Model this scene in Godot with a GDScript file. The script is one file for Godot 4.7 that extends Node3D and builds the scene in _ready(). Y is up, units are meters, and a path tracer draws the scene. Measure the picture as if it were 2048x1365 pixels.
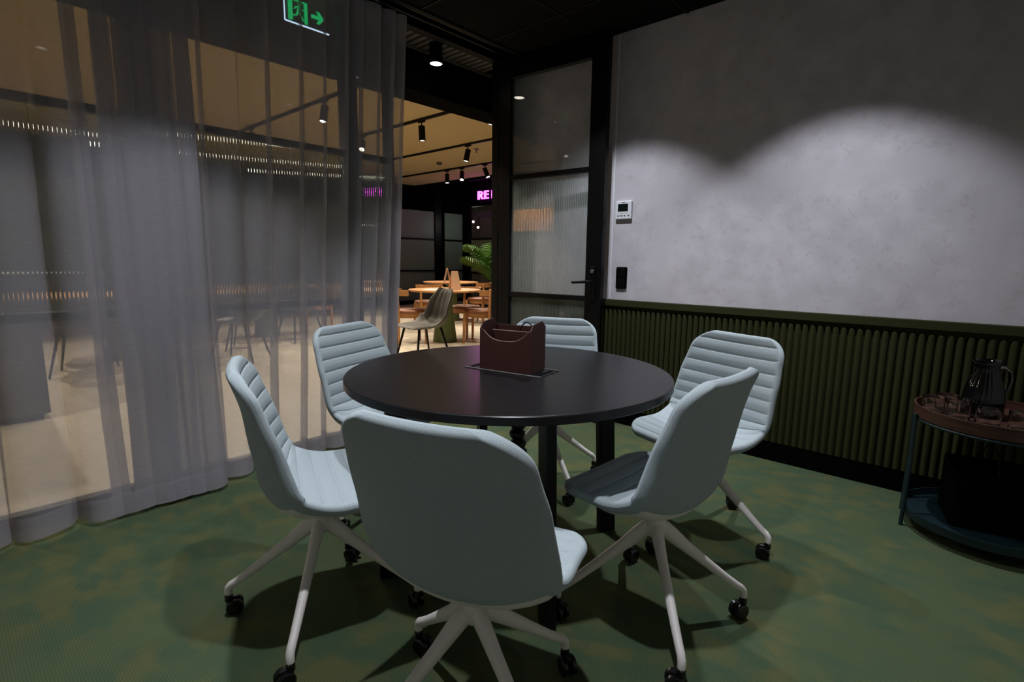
extends Node3D
# A small meeting room at night: round table with six swivel chairs, sheer curtains in front of a glazed partition, open-plan lounge beyond.

var M := {}
var taken := {}
const CEIL := 2.64
const WALL_X := 3.24
const PART_Z := -2.95
const EXPO := 1.0

# ------------------------------------------------------------------ helpers
func numbered(called: String) -> String:
	var n: int = taken.get(called, 0)
	taken[called] = n + 1
	return called if n == 0 else "%s_%03d" % [called, n]

func tag(o: Node3D, label: String, category: String, group := "", kind := "") -> Node3D:
	o.set_meta("label", label)
	o.set_meta("category", category)
	if group != "": o.set_meta("group", group)
	if kind != "": o.set_meta("kind", kind)
	return o

func thing(called: String, label: String, category: String, at := Vector3.ZERO, turn := 0.0, group := "", kind := "") -> Node3D:
	var o := Node3D.new()
	o.name = numbered(called)
	add_child(o)
	o.position = at
	o.rotation.y = turn
	tag(o, label, category, group, kind)
	return o

func dup(src: Node3D, label: String, at: Vector3, turn: float) -> Node3D:
	var base: String = src.get_meta("base") if src.has_meta("base") else String(src.name)
	var o: Node3D = src.duplicate()
	o.name = numbered(base)
	add_child(o)
	o.position = at
	o.rotation.y = turn
	o.set_meta("label", label)
	return o

func stool() -> SurfaceTool:
	var st := SurfaceTool.new()
	st.begin(Mesh.PRIMITIVE_TRIANGLES)
	return st

func commit(st: SurfaceTool) -> ArrayMesh:
	st.generate_normals()
	return st.commit()

func part_mesh(called: String, mesh: Mesh, mat: Material, parent: Node3D, at := Vector3.ZERO) -> MeshInstance3D:
	var mi := MeshInstance3D.new()
	mi.name = called
	mi.mesh = mesh
	mi.material_override = mat
	mi.position = at
	parent.add_child(mi, true)
	return mi

func part(called: String, st: SurfaceTool, mat: Material, parent: Node3D) -> MeshInstance3D:
	return part_mesh(called, commit(st), mat, parent)

func lone(called: String, st: SurfaceTool, mat: Material, label: String, category: String, group := "", kind := "") -> MeshInstance3D:
	var mi := MeshInstance3D.new()
	mi.name = numbered(called)
	mi.mesh = commit(st)
	mi.material_override = mat
	add_child(mi)
	tag(mi, label, category, group, kind)
	return mi

# a, b, c counter-clockwise as seen from outside
func tri(st: SurfaceTool, a: Vector3, b: Vector3, c: Vector3) -> void:
	st.add_vertex(a); st.add_vertex(c); st.add_vertex(b)

func quad(st: SurfaceTool, a: Vector3, b: Vector3, c: Vector3, d: Vector3) -> void:
	tri(st, a, b, c); tri(st, a, c, d)

# chamfered box, optionally placed by a transform
func box(st: SurfaceTool, c: Vector3, s: Vector3, bev := 0.0, tf := Transform3D()) -> void:
	st.set_smooth_group(-1)
	var h := s * 0.5
	var b: float = minf(bev, minf(h.x, minf(h.y, h.z)) * 0.9)
	var P := func(x: float, y: float, z: float) -> Vector3: return tf * (c + Vector3(x, y, z))
	if b <= 0.0:
		for ax in 3:
			for sg in [-1.0, 1.0]:
				_face(st, ax, sg, h, Vector3.ZERO, c, tf)
		return
	for ax in 3:
		for sg in [-1.0, 1.0]:
			_face(st, ax, sg, h, Vector3(b, b, b), c, tf)
	# edges
	for ax in 3:
		var u := (ax + 1) % 3
		var v := (ax + 2) % 3
		for su in [-1.0, 1.0]:
			for sv in [-1.0, 1.0]:
				var p1 := Vector3.ZERO; var p2 := Vector3.ZERO
				p1[u] = su * h[u]; p1[v] = sv * (h[v] - b)
				p2[u] = su * (h[u] - b); p2[v] = sv * h[v]
				var q1 := p1; var q2 := p2
				p1[ax] = -(h[ax] - b); p2[ax] = -(h[ax] - b)
				q1[ax] = h[ax] - b; q2[ax] = h[ax] - b
				if su * sv > 0:
					quad(st, tf * (c + p1), tf * (c + p2), tf * (c + q2), tf * (c + q1))
				else:
					quad(st, tf * (c + p2), tf * (c + p1), tf * (c + q1), tf * (c + q2))
	for sx in [-1.0, 1.0]:
		for sy in [-1.0, 1.0]:
			for sz in [-1.0, 1.0]:
				var a := Vector3(sx * h.x, sy * (h.y - b), sz * (h.z - b))
				var d := Vector3(sx * (h.x - b), sy * h.y, sz * (h.z - b))
				var e := Vector3(sx * (h.x - b), sy * (h.y - b), sz * h.z)
				if sx * sy * sz > 0:
					tri(st, tf * (c + a), tf * (c + d), tf * (c + e))
				else:
					tri(st, tf * (c + a), tf * (c + e), tf * (c + d))

func _face(st: SurfaceTool, ax: int, sg: float, h: Vector3, b: Vector3, c: Vector3, tf: Transform3D) -> void:
	var u := (ax + 1) % 3
	var v := (ax + 2) % 3
	var k := []
	for q in [[-1, -1], [1, -1], [1, 1], [-1, 1]]:
		var p := Vector3.ZERO
		p[ax] = sg * h[ax]
		p[u] = q[0] * (h[u] - b[u])
		p[v] = q[1] * (h[v] - b[v])
		k.append(tf * (c + p))
	if sg > 0: quad(st, k[0], k[1], k[2], k[3])
	else: quad(st, k[3], k[2], k[1], k[0])

# profile of Vector2(radius, y), bottom to top on the outside; smooth round the axis, hard along the profile unless soft
func lathe(st: SurfaceTool, prof: Array, c: Vector3, seg := 24, soft := false, tf := Transform3D()) -> void:
	for i in prof.size() - 1:
		st.set_smooth_group(1 if soft else (i % 2) + 1)
		var p: Vector2 = prof[i]
		var q: Vector2 = prof[i + 1]
		for k in seg:
			var a := TAU * k / seg
			var b := TAU * (k + 1) / seg
			var A := tf * (c + Vector3(p.x * cos(a), p.y, p.x * sin(a)))
			var B := tf * (c + Vector3(p.x * cos(b), p.y, p.x * sin(b)))
			var C := tf * (c + Vector3(q.x * cos(b), q.y, q.x * sin(b)))
			var D := tf * (c + Vector3(q.x * cos(a), q.y, q.x * sin(a)))
			if p.x < 1e-6: tri(st, A, D, C)
			elif q.x < 1e-6: tri(st, A, D, B)
			else: quad(st, A, D, C, B)

# tube along points; radii as Vector2(side, up)
func tube(st: SurfaceTool, pts: Array, rad: Array, seg := 10, caps := true) -> void:
	st.set_smooth_group(1)
	var rings := []
	var side := Vector3.ZERO
	for i in pts.size():
		var d: Vector3 = (pts[mini(i + 1, pts.size() - 1)] - pts[maxi(i - 1, 0)]).normalized()
		var ref := Vector3.UP if absf(d.y) < 0.98 else Vector3.RIGHT
		if side == Vector3.ZERO: side = d.cross(ref).normalized()
		else: side = (side - d * side.dot(d)).normalized()
		var up := side.cross(d).normalized()
		var r: Vector2 = rad[i] if rad[i] is Vector2 else Vector2(rad[i], rad[i])
		var ring := []
		for k in seg:
			var a := TAU * k / seg
			ring.append(pts[i] + side * cos(a) * r.x + up * sin(a) * r.y)
		rings.append(ring)
	for i in rings.size() - 1:
		for k in seg:
			var n := (k + 1) % seg
			quad(st, rings[i][k], rings[i][n], rings[i + 1][n], rings[i + 1][k])
	if caps:
		st.set_smooth_group(2)
		for k in range(1, seg - 1):
			tri(st, rings[0][0], rings[0][k + 1], rings[0][k])
			var e: Array = rings[-1]
			tri(st, e[0], e[k], e[k + 1])

# a polygon (counter-clockwise in x,y) pushed out along +z by depth
func prism(st: SurfaceTool, poly: PackedVector2Array, depth: float, tf := Transform3D()) -> void:
	st.set_smooth_group(-1)
	if Geometry2D.is_polygon_clockwise(poly): poly.reverse()
	var idx := Geometry2D.triangulate_polygon(poly)
	for i in range(0, idx.size(), 3):
		var a := poly[idx[i]]; var b := poly[idx[i + 1]]; var c := poly[idx[i + 2]]
		if (b - a).cross(c - a) < 0:
			var t := b; b = c; c = t
		tri(st, tf * Vector3(a.x, a.y, depth), tf * Vector3(b.x, b.y, depth), tf * Vector3(c.x, c.y, depth))
		tri(st, tf * Vector3(a.x, a.y, 0), tf * Vector3(c.x, c.y, 0), tf * Vector3(b.x, b.y, 0))
	for i in poly.size():
		var p := poly[i]; var q := poly[(i + 1) % poly.size()]
		quad(st, tf * Vector3(p.x, p.y, 0), tf * Vector3(q.x, q.y, 0), tf * Vector3(q.x, q.y, depth), tf * Vector3(p.x, p.y, depth))

func rounded_rect(w: float, h: float, r: float, seg := 5) -> PackedVector2Array:
	var out := PackedVector2Array()
	for k in 4:
		var cx := (w * 0.5 - r) * (1 if k == 0 or k == 3 else -1)
		var cy := (h * 0.5 - r) * (1 if k < 2 else -1)
		for i in seg + 1:
			var a := PI * 0.5 * (k + float(i) / seg)
			out.append(Vector2(cx + r * cos(a), cy + r * sin(a)))
	return out

# linear interpolation in a list of [position, value]
func lerp_keys(keys: Array, s: float) -> float:
	if s <= keys[0][0]: return keys[0][1]
	for i in keys.size() - 1:
		if s <= keys[i + 1][0]:
			var t: float = (s - keys[i][0]) / (keys[i + 1][0] - keys[i][0])
			t = t * t * (3.0 - 2.0 * t)
			return lerpf(keys[i][1], keys[i + 1][1], t)
	return keys[-1][1]

# ------------------------------------------------------------------ materials
func mat(key: String, c: Color, rough := 0.8, metal := 0.0, spec := 0.5) -> StandardMaterial3D:
	var m := StandardMaterial3D.new()
	m.resource_name = key
	m.albedo_color = c
	m.roughness = rough
	m.metallic = metal
	m.metallic_specular = spec
	M[key] = m
	return m

func noise_tex(seed_: int, freq: float, octaves: int, stops: Array, size := 512, bump := false) -> NoiseTexture2D:
	var f := FastNoiseLite.new()
	f.seed = seed_
	f.noise_type = FastNoiseLite.TYPE_SIMPLEX_SMOOTH
	f.frequency = freq
	f.fractal_octaves = octaves
	var t := NoiseTexture2D.new()
	t.width = size
	t.height = size
	t.seamless = true
	t.noise = f
	if bump:
		t.as_normal_map = false
	var g := Gradient.new()
	g.offsets = PackedFloat32Array(stops.map(func(s): return s[0]))
	g.colors = PackedColorArray(stops.map(func(s): return s[1]))
	t.color_ramp = g
	return t

func triplanar(m: StandardMaterial3D, scale: Vector3, world := false) -> void:
	m.uv1_triplanar = true
	m.uv1_world_triplanar = world
	m.uv1_scale = scale
	m.uv1_triplanar_sharpness = 4.0

func carpet_image() -> ImageTexture:
	# woven tufts in green, olive and teal; broad brushed patches run along the pile
	var n := 1024
	var big := FastNoiseLite.new(); big.seed = 5; big.frequency = 0.006; big.fractal_octaves = 3
	var mid := FastNoiseLite.new(); mid.seed = 9; mid.frequency = 0.011; mid.fractal_octaves = 3
	var im := Image.create(n, n, false, Image.FORMAT_RGB8)
	var green := Color(0.305, 0.352, 0.245); var olive := Color(0.36, 0.37, 0.24); var teal := Color(0.262, 0.338, 0.258)
	var rng := RandomNumberGenerator.new(); rng.seed = 3
	for y in n:
		for x in n:
			var fx := minf(1.0, minf(x, n - 1 - x) / 90.0)
			var fy := minf(1.0, minf(y, n - 1 - y) / 90.0)
			var w := fx * fy
			var a := big.get_noise_2d(x * 0.8, y * 1.5) * w
			var b := mid.get_noise_2d(x * 1.2 + 300, y * 0.7) * w
			var c := green.lerp(olive, clampf(a * 1.5 + 0.4, 0.0, 1.0)).lerp(teal, clampf(b * 1.5 + 0.3, 0.0, 0.9))
			var k := rng.randf()
			c = c.lerp(olive, 0.28 * k) if (x / 2 + y / 2) % 2 == 0 else c.lerp(teal, 0.25 * k)
			var tuft := 0.86 + 0.2 * absf(sin(PI * x / 4.0)) * absf(sin(PI * (y + 2 * ((x / 4) % 2)) / 4.0))
			c = Color(c.r * tuft, c.g * tuft, c.b * tuft)
			im.set_pixel(x, y, c)
	return ImageTexture.create_from_image(im)

func plaster_image() -> ImageTexture:
	var n := 1024
	var f := FastNoiseLite.new(); f.seed = 21; f.frequency = 0.008; f.fractal_octaves = 5
	var h := FastNoiseLite.new(); h.seed = 22; h.frequency = 0.03; h.fractal_octaves = 4
	var k := FastNoiseLite.new(); k.seed = 23; k.frequency = 0.02; k.fractal_octaves = 3
	var im := Image.create(n, n, false, Image.FORMAT_RGB8)
	for y in n:
		for x in n:
			var w := minf(1.0, minf(x, n - 1 - x) / 60.0) * minf(1.0, minf(y, n - 1 - y) / 60.0)
			var a := f.get_noise_2d(x, y) * w
			var ridged := 1.0 - absf(h.get_noise_2d(x * 1.1 + y * 0.35, y * 0.75 - x * 0.2)) * 5.0
			var smudge := clampf(ridged, 0.0, 1.0) * clampf(k.get_noise_2d(x, y) * 3.0 - 0.25, 0.0, 1.0) * w
			var v := 0.79 + 0.05 * a - 0.055 * smudge
			im.set_pixel(x, y, Color(v * 0.99 + 0.02 * smudge, v * 0.965, v * 0.985 - 0.01 * smudge))
	return ImageTexture.create_from_image(im)

func wood_image(base: Color, dark: Color, seed_: int) -> ImageTexture:
	var n := 512
	var f := FastNoiseLite.new(); f.seed = seed_; f.frequency = 0.02; f.fractal_octaves = 4
	var im := Image.create(n, n, false, Image.FORMAT_RGB8)
	for y in n:
		for x in n:
			var v := f.get_noise_2d(x * 0.12, y * 2.2)
			var r := 0.5 + 0.5 * sin((y + 40.0 * f.get_noise_2d(x * 0.1, y * 0.3)) * 0.35)
			im.set_pixel(x, y, base.lerp(dark, clampf(0.35 + v * 0.9 + 0.18 * r - 0.1, 0.0, 1.0)))
	return ImageTexture.create_from_image(im)

func linen_image() -> ImageTexture:
	var n := 256
	var im := Image.create(n, n, false, Image.FORMAT_RGB8)
	var rng := RandomNumberGenerator.new(); rng.seed = 8
	var f := FastNoiseLite.new(); f.seed = 4; f.frequency = 0.05; f.fractal_octaves = 2
	for y in n:
		for x in n:
			var v := 0.95 + 0.04 * f.get_noise_2d(x * 0.18, y * 3.0) + 0.03 * (rng.randf() - 0.5)
			im.set_pixel(x, y, Color(v, v, v))
	return ImageTexture.create_from_image(im)

func make_materials() -> void:
	var m: StandardMaterial3D
	m = mat("carpet", Color.WHITE, 0.95, 0.0, 0.2)
	m.albedo_texture = carpet_image()
	triplanar(m, Vector3(0.55, 0.55, 0.55), true)
	m = mat("plaster", Color.WHITE, 0.9, 0.0, 0.3)
	m.albedo_texture = plaster_image()
	triplanar(m, Vector3(0.62, 0.62, 0.62), true)
	mat("plain_wall", Color(0.78, 0.765, 0.75), 0.9)
	mat("ceiling_black", Color(0.075, 0.072, 0.072), 0.9, 0.0, 0.2)
	mat("ceiling_bar", Color(0.10, 0.096, 0.092), 0.7, 0.0, 0.3)
	mat("black_metal", Color(0.03, 0.03, 0.032), 0.42, 0.0, 0.32)
	mat("black_matte", Color(0.026, 0.025, 0.026), 0.9, 0.0, 0.12)
	mat("green_paint", Color(0.19, 0.20, 0.105), 0.75, 0.0, 0.25)
	m = mat("sheer", Color(0.73, 0.715, 0.735, 0.53), 0.95, 0.0, 0.1)
	m.transparency = BaseMaterial3D.TRANSPARENCY_ALPHA
	m.cull_mode = BaseMaterial3D.CULL_DISABLED
	m.albedo_texture = linen_image()
	m.uv1_scale = Vector3(7, 7, 7)
	m.backlight_enabled = true
	m.backlight = Color(0.42, 0.41, 0.40)
	m = mat("clear_glass", Color(0.9, 0.95, 0.93, 0.05), 0.0, 0.0, 0.5)
	m.transparency = BaseMaterial3D.TRANSPARENCY_ALPHA
	m = mat("fluted_glass", Color(0.90, 0.94, 0.92, 0.0), 0.0, 0.0, 0.5)
	m.refraction_enabled = true
	m.refraction_scale = 0.05
	m = mat("door_ribbed", Color(0.68, 0.72, 0.70, 0.34), 0.05, 0.0, 0.5)
	m.transparency = BaseMaterial3D.TRANSPARENCY_ALPHA
	m = mat("tumbler_glass", Color(0.99, 1.0, 1.0, 0.0), 0.0, 0.0, 0.5)
	m.refraction_enabled = true
	m.refraction_scale = 0.05
	m = mat("dark_glass", Color(0.02, 0.03, 0.028, 0.75), 0.04, 0.0, 0.5)
	m.refraction_enabled = true
	m.refraction_scale = 0.05
	m = mat("chair_fabric", Color(0.715, 0.75, 0.755), 0.95, 0.0, 0.2)
	m.albedo_texture = noise_tex(31, 0.16, 3, [[0.0, Color(0.66, 0.68, 0.68)], [0.45, Color(0.88, 0.895, 0.895)], [1.0, Color(1, 1, 1)]], 512)
	triplanar(m, Vector3(4.6, 4.6, 4.6))
	m.rim_enabled = true
	m.rim = 0.12
	mat("white_plastic", Color(0.88, 0.86, 0.83), 0.45, 0.0, 0.5)
	mat("white_metal", Color(0.90, 0.875, 0.85), 0.42, 0.0, 0.5)
	mat("caster_black", Color(0.03, 0.03, 0.034), 0.3, 0.0, 0.5)
	m = mat("table_black", Color(0.060, 0.055, 0.061), 0.30, 0.0, 0.40)
	m = mat("leather", Color(0.205, 0.098, 0.068), 0.6, 0.0, 0.4)
	m.heightmap_enabled = true
	m.heightmap_scale = 0.012
	m.heightmap_texture = noise_tex(44, 0.09, 3, [[0.0, Color.BLACK], [1.0, Color.WHITE]], 256)
	triplanar(m, Vector3(6, 6, 6))
	mat("leather_edge", Color(0.47, 0.36, 0.33), 0.6)
	m = mat("walnut", Color.WHITE, 0.45, 0.0, 0.4)
	m.albedo_texture = wood_image(Color(0.31, 0.20, 0.16), Color(0.21, 0.13, 0.10), 61)
	triplanar(m, Vector3(2, 2, 2))
	m = mat("oak", Color.WHITE, 0.5, 0.0, 0.4)
	m.albedo_texture = wood_image(Color(0.78, 0.58, 0.38), Color(0.64, 0.43, 0.255), 62)
	triplanar(m, Vector3(2, 2, 2))
	m = mat("pale_wood", Color(0.85, 0.72, 0.60), 0.55)
	mat("tan_leather", Color(0.50, 0.31, 0.19), 0.5)
	mat("teal_metal", Color(0.055, 0.135, 0.15), 0.45, 0.0, 0.5)
	mat("white_gloss", Color(0.90, 0.90, 0.91), 0.35)
	mat("lcd", Color(0.06, 0.10, 0.085), 0.2)
	mat("paper", Color(0.88, 0.86, 0.83), 0.8)
	m = mat("outer_floor", Color(0.80, 0.765, 0.70), 0.55, 0.0, 0.4)
	m.albedo_texture = noise_tex(71, 0.02, 4, [[0.0, Color(0.9, 0.9, 0.9)], [1.0, Color(1, 1, 1)]], 512)
	triplanar(m, Vector3(0.5, 0.5, 0.5), true)
	mat("outer_ceiling", Color(0.73, 0.665, 0.50), 0.9)
	mat("metal_grey", Color(0.36, 0.345, 0.33), 0.5)
	mat("cone_green", Color(0.42, 0.49, 0.32), 0.6)
	m = mat("grey_leatherette", Color(0.215, 0.205, 0.185), 0.6)
	mat("dark_grey", Color(0.26, 0.255, 0.255), 0.7)
	m = mat("frosted", Color(0.44, 0.50, 0.47), 0.5)
	m = mat("leaf", Color(0.25, 0.42, 0.14), 0.5)
	m.backlight_enabled = true
	m.backlight = Color(0.2, 0.35, 0.1)
	mat("warm_panel", Color(0.70, 0.50, 0.34), 0.6)
	m = mat("lamp_white", Color(1, 1, 1), 0.5)
	m.emission_enabled = true
	m.emission = Color(1.0, 0.96, 0.9)
	m.emission_energy_multiplier = 10.0
	m = mat("lamp_room", Color(1, 1, 1), 0.5)
	m.emission_enabled = true
	m.emission = Color(1.0, 0.98, 0.97)
	m.emission_energy_multiplier = 5.0
	m = mat("neon_pink", Color(0.9, 0.3, 0.8), 0.5)
	m.emission_enabled = true
	m.emission = Color(0.93, 0.36, 0.90)
	m.emission_energy_multiplier = 4.0
	m = mat("sign_green", Color(0.05, 0.5, 0.25), 0.5)
	m.emission_enabled = true
	m.emission = Color(0.06, 0.74, 0.40)
	m.emission_energy_multiplier = 1.3
	m = mat("sign_edge", Color(0.9, 0.95, 1), 0.5)
	m.emission_enabled = true
	m.emission = Color(0.78, 0.90, 1.0)
	m.emission_energy_multiplier = 2.0

# ------------------------------------------------------------------ camera, environment, lights
func setup_view() -> void:
	var cam := Camera3D.new()
	cam.name = "camera"
	cam.transform = Transform3D(Basis(Vector3(0.67056069, 0.01160042, 0.74176397), Vector3(0.10486516, 0.98835568, -0.11025582), Vector3(-0.73440565, 0.15171841, 0.66153599)), Vector3(0, 1.15, 0))
	cam.fov = rad_to_deg(2.0 * atan(682.5 / 1047.0))
	cam.near = 0.05
	cam.far = 100.0
	add_child(cam)
	cam.current = true
	var we := WorldEnvironment.new()
	we.name = "environment"
	var e := Environment.new()
	e.background_mode = Environment.BG_COLOR
	e.background_color = Color.BLACK
	e.tonemap_mode = Environment.TONE_MAPPER_LINEAR
	e.tonemap_exposure = EXPO
	e.sdfgi_enabled = true
	e.ssao_enabled = true
	e.ssil_enabled = true
	we.environment = e
	add_child(we)

func spot(parent: Node3D, at: Vector3, towards: Vector3, angle: float, energy: float, col: Color, size := 0.035, blend := 0.3) -> void:
	var l := SpotLight3D.new()
	l.name = "beam" if not parent.has_node("beam") else "core_beam"
	l.light_color = col
	l.light_energy = energy
	l.spot_angle = angle
	l.spot_angle_attenuation = blend
	l.spot_range = 20.0
	l.spot_attenuation = 2.0
	l.light_size = size
	l.shadow_enabled = true
	parent.add_child(l)
	var b := Basis.looking_at(towards, Vector3.UP if absf(towards.normalized().y) < 0.99 else Vector3.RIGHT)
	l.transform = Transform3D(b, at)

func _ready() -> void:
	setup_view()
	make_materials()
	build_shell()
	build_partition()
	build_door()
	build_curtains()
	build_room_lamps()
	build_table()
	build_chairs()
	build_wall_devices()
	build_trolley()
	build_lounge()

# ------------------------------------------------------------------ the room
func build_shell() -> void:
	var st := stool()
	box(st, Vector3(1.32, -0.05, -1.2), Vector3(3.92, 0.1, 3.6), 0.0)
	lone("floor", st, M.carpet, "mottled green carpet of the meeting room", "floor", "", "structure")
	# right wall: plaster, rail and half-round battens
	var w := thing("wall_right", "pale mottled plaster wall above olive green batten wainscot", "wall", Vector3.ZERO, 0.0, "", "structure")
	st = stool()
	box(st, Vector3(WALL_X + 0.06, 1.42, -1.2), Vector3(0.12, 2.86, 3.62))
	part("plaster", st, M.plaster, w)
	st = stool()
	box(st, Vector3(WALL_X - 0.004, 0.475, -1.2), Vector3(0.008, 0.76, 3.5))
	part("backing_board", st, M.green_paint, w)
	st = stool()
	box(st, Vector3(WALL_X - 0.0165, 0.8655, -1.2), Vector3(0.033, 0.045, 3.5), 0.003)
	part("rail", st, M.green_paint, w)
	st = stool()
	box(st, Vector3(WALL_X - 0.002, 1.765, -1.985), Vector3(0.004, 1.75, 0.012), 0.001)
	part("joint_strip", st, M.white_gloss, w)
	var slat := stool()
	var sw := 0.0155
	var sd := 0.017
	var y0 := 0.115
	var y1 := 0.826
	slat.set_smooth_group(1)
	var rows := [[y0, 1.0], [y1 - 0.0155, 1.0], [y1 - 0.0115, 0.97], [y1 - 0.0065, 0.81], [y1 - 0.0025, 0.55], [y1, 0.12]]
	for i in rows.size() - 1:
		for k in 8:
			var a0 := PI * k / 8.0; var a1 := PI * (k + 1) / 8.0
			var r0: float = rows[i][1]; var r1: float = rows[i + 1][1]
			var d0 := sqrt(r0); var d1 := sqrt(r1)
			quad(slat, Vector3(-sd * sin(a0) * d0, rows[i][0], -sw * cos(a0) * r0), Vector3(-sd * sin(a1) * d0, rows[i][0], -sw * cos(a1) * r0), Vector3(-sd * sin(a1) * d1, rows[i + 1][0], -sw * cos(a1) * r1), Vector3(-sd * sin(a0) * d1, rows[i + 1][0], -sw * cos(a0) * r1))
	var sm := commit(slat)
	for i in 95:
		part_mesh("batten", sm, M.green_paint, w, Vector3(WALL_X - 0.008, 0, -0.8665 + 0.0366 * (i - 56)))
	st = stool()
	box(st, Vector3(WALL_X - 0.0135, 0.0565, -1.2), Vector3(0.011, 0.113, 3.5))
	lone("baseboard_right", st, M.black_matte, "black skirting board under the olive green battens", "baseboard", "", "structure")
	st = stool()
	box(st, Vector3(1.32, 1.42, 0.61), Vector3(3.92, 2.86, 0.12))
	lone("wall_back", st, M.plain_wall, "plain grey wall behind the viewer", "wall", "", "structure")
	st = stool()
	box(st, Vector3(-0.66, 1.42, -1.2), Vector3(0.12, 2.86, 3.62))
	lone("wall_left", st, M.plain_wall, "plain grey side wall beyond the curtain end", "wall", "", "structure")
	# ceiling: black tiles in a bar grid, stopping short of the curtain recess
	var c := thing("ceiling", "black tiled ceiling with thin grey grid bars", "ceiling", Vector3.ZERO, 0.0, "", "structure")
	st = stool()
	box(st, Vector3(1.32, CEIL + 0.13, -1.2), Vector3(3.92, 0.1, 3.62))
	part("slab", st, M.ceiling_black, c)
	var zs := [-2.70, -2.12, -1.52, -0.92, -0.32, 0.28, 0.55]
	var xs := [-0.6, -0.247, 0.353, 0.953, 1.553, 2.153, 2.753, 3.24]
	for i in zs.size() - 1:
		for j in xs.size() - 1:
			st = stool()
			box(st, Vector3((xs[j] + xs[j + 1]) * 0.5, CEIL + 0.012, (zs[i] + zs[i + 1]) * 0.5), Vector3(xs[j + 1] - xs[j] - 0.006, 0.02, zs[i + 1] - zs[i] - 0.006), 0.002)
			part("tile", st, M.ceiling_black, c)
	for z in zs.slice(1, 6):
		st = stool()
		box(st, Vector3(1.32, CEIL, z), Vector3(3.84, 0.006, 0.012))
		part("grid_bar", st, M.ceiling_bar, c)
	for x in xs.slice(1, 7):
		st = stool()
		box(st, Vector3(x, CEIL - 0.001, -1.075), Vector3(0.012, 0.006, 3.25))
		part("grid_bar", st, M.ceiling_bar, c)
	st = stool()
	box(st, Vector3(1.32, CEIL + 0.02, -2.715), Vector3(3.84, 0.06, 0.02), 0.002)
	part("edge_trim", st, M.ceiling_bar, c)
	st = stool()
	box(st, Vector3(WALL_X - 0.006, 2.70, -2.82), Vector3(0.012, 0.12, 0.20))
	part("recess_cap", st, M.black_matte, c)
	# curtain track
	var t := thing("curtain_track", "black ceiling curtain track with twin channels above the sheers", "curtain track", Vector3(1.2, CEIL, -2.8))
	for dz in [-0.035, 0.035]:
		st = stool()
		box(st, Vector3(0.1, 0.02, dz), Vector3(3.5, 0.03, 0.02), 0.003)
		part("channel", st, M.black_metal, t)
	st = stool()
	box(st, Vector3(0.1, 0.055, 0), Vector3(3.5, 0.05, 0.1))
	part("bracket", st, M.black_matte, t)

# ------------------------------------------------------------------ glazing
func fluted(st: SurfaceTool, w: float, y0: float, y1: float, thick: float, pitch: float, rise: float) -> void:
	# a solid pane in the x-y plane, flat towards -z, half-round ribs towards +z
	var n := maxi(2, int(round(w / pitch)))
	var p := w / n
	var per := 8
	var pts := []
	for i in n * per + 1:
		var f := fposmod(float(i) / per, 1.0)
		var z := thick + rise * (1.0 - pow(2.0 * f - 1.0, 2.0))
		pts.append(Vector2(p * i / per, z))
	for i in pts.size() - 1:
		var a: Vector2 = pts[i]; var b: Vector2 = pts[i + 1]
		st.set_smooth_group(1 + (i / per) % 2)
		quad(st, Vector3(a.x, y0, a.y), Vector3(b.x, y0, b.y), Vector3(b.x, y1, b.y), Vector3(a.x, y1, a.y))
		st.set_smooth_group(-1)
		quad(st, Vector3(b.x, y0, 0), Vector3(a.x, y0, 0), Vector3(a.x, y1, 0), Vector3(b.x, y1, 0))
		quad(st, Vector3(a.x, y1, a.y), Vector3(b.x, y1, b.y), Vector3(b.x, y1, 0), Vector3(a.x, y1, 0))
		quad(st, Vector3(a.x, y0, 0), Vector3(b.x, y0, 0), Vector3(b.x, y0, b.y), Vector3(a.x, y0, a.y))
	quad(st, Vector3(0, y0, 0), Vector3(0, y0, thick), Vector3(0, y1, thick), Vector3(0, y1, 0))
	quad(st, Vector3(w, y0, thick), Vector3(w, y0, 0), Vector3(w, y1, 0), Vector3(w, y1, thick))

const R_LOW := [0.872, 0.910]
const R_MID := [1.757, 1.792]

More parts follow.
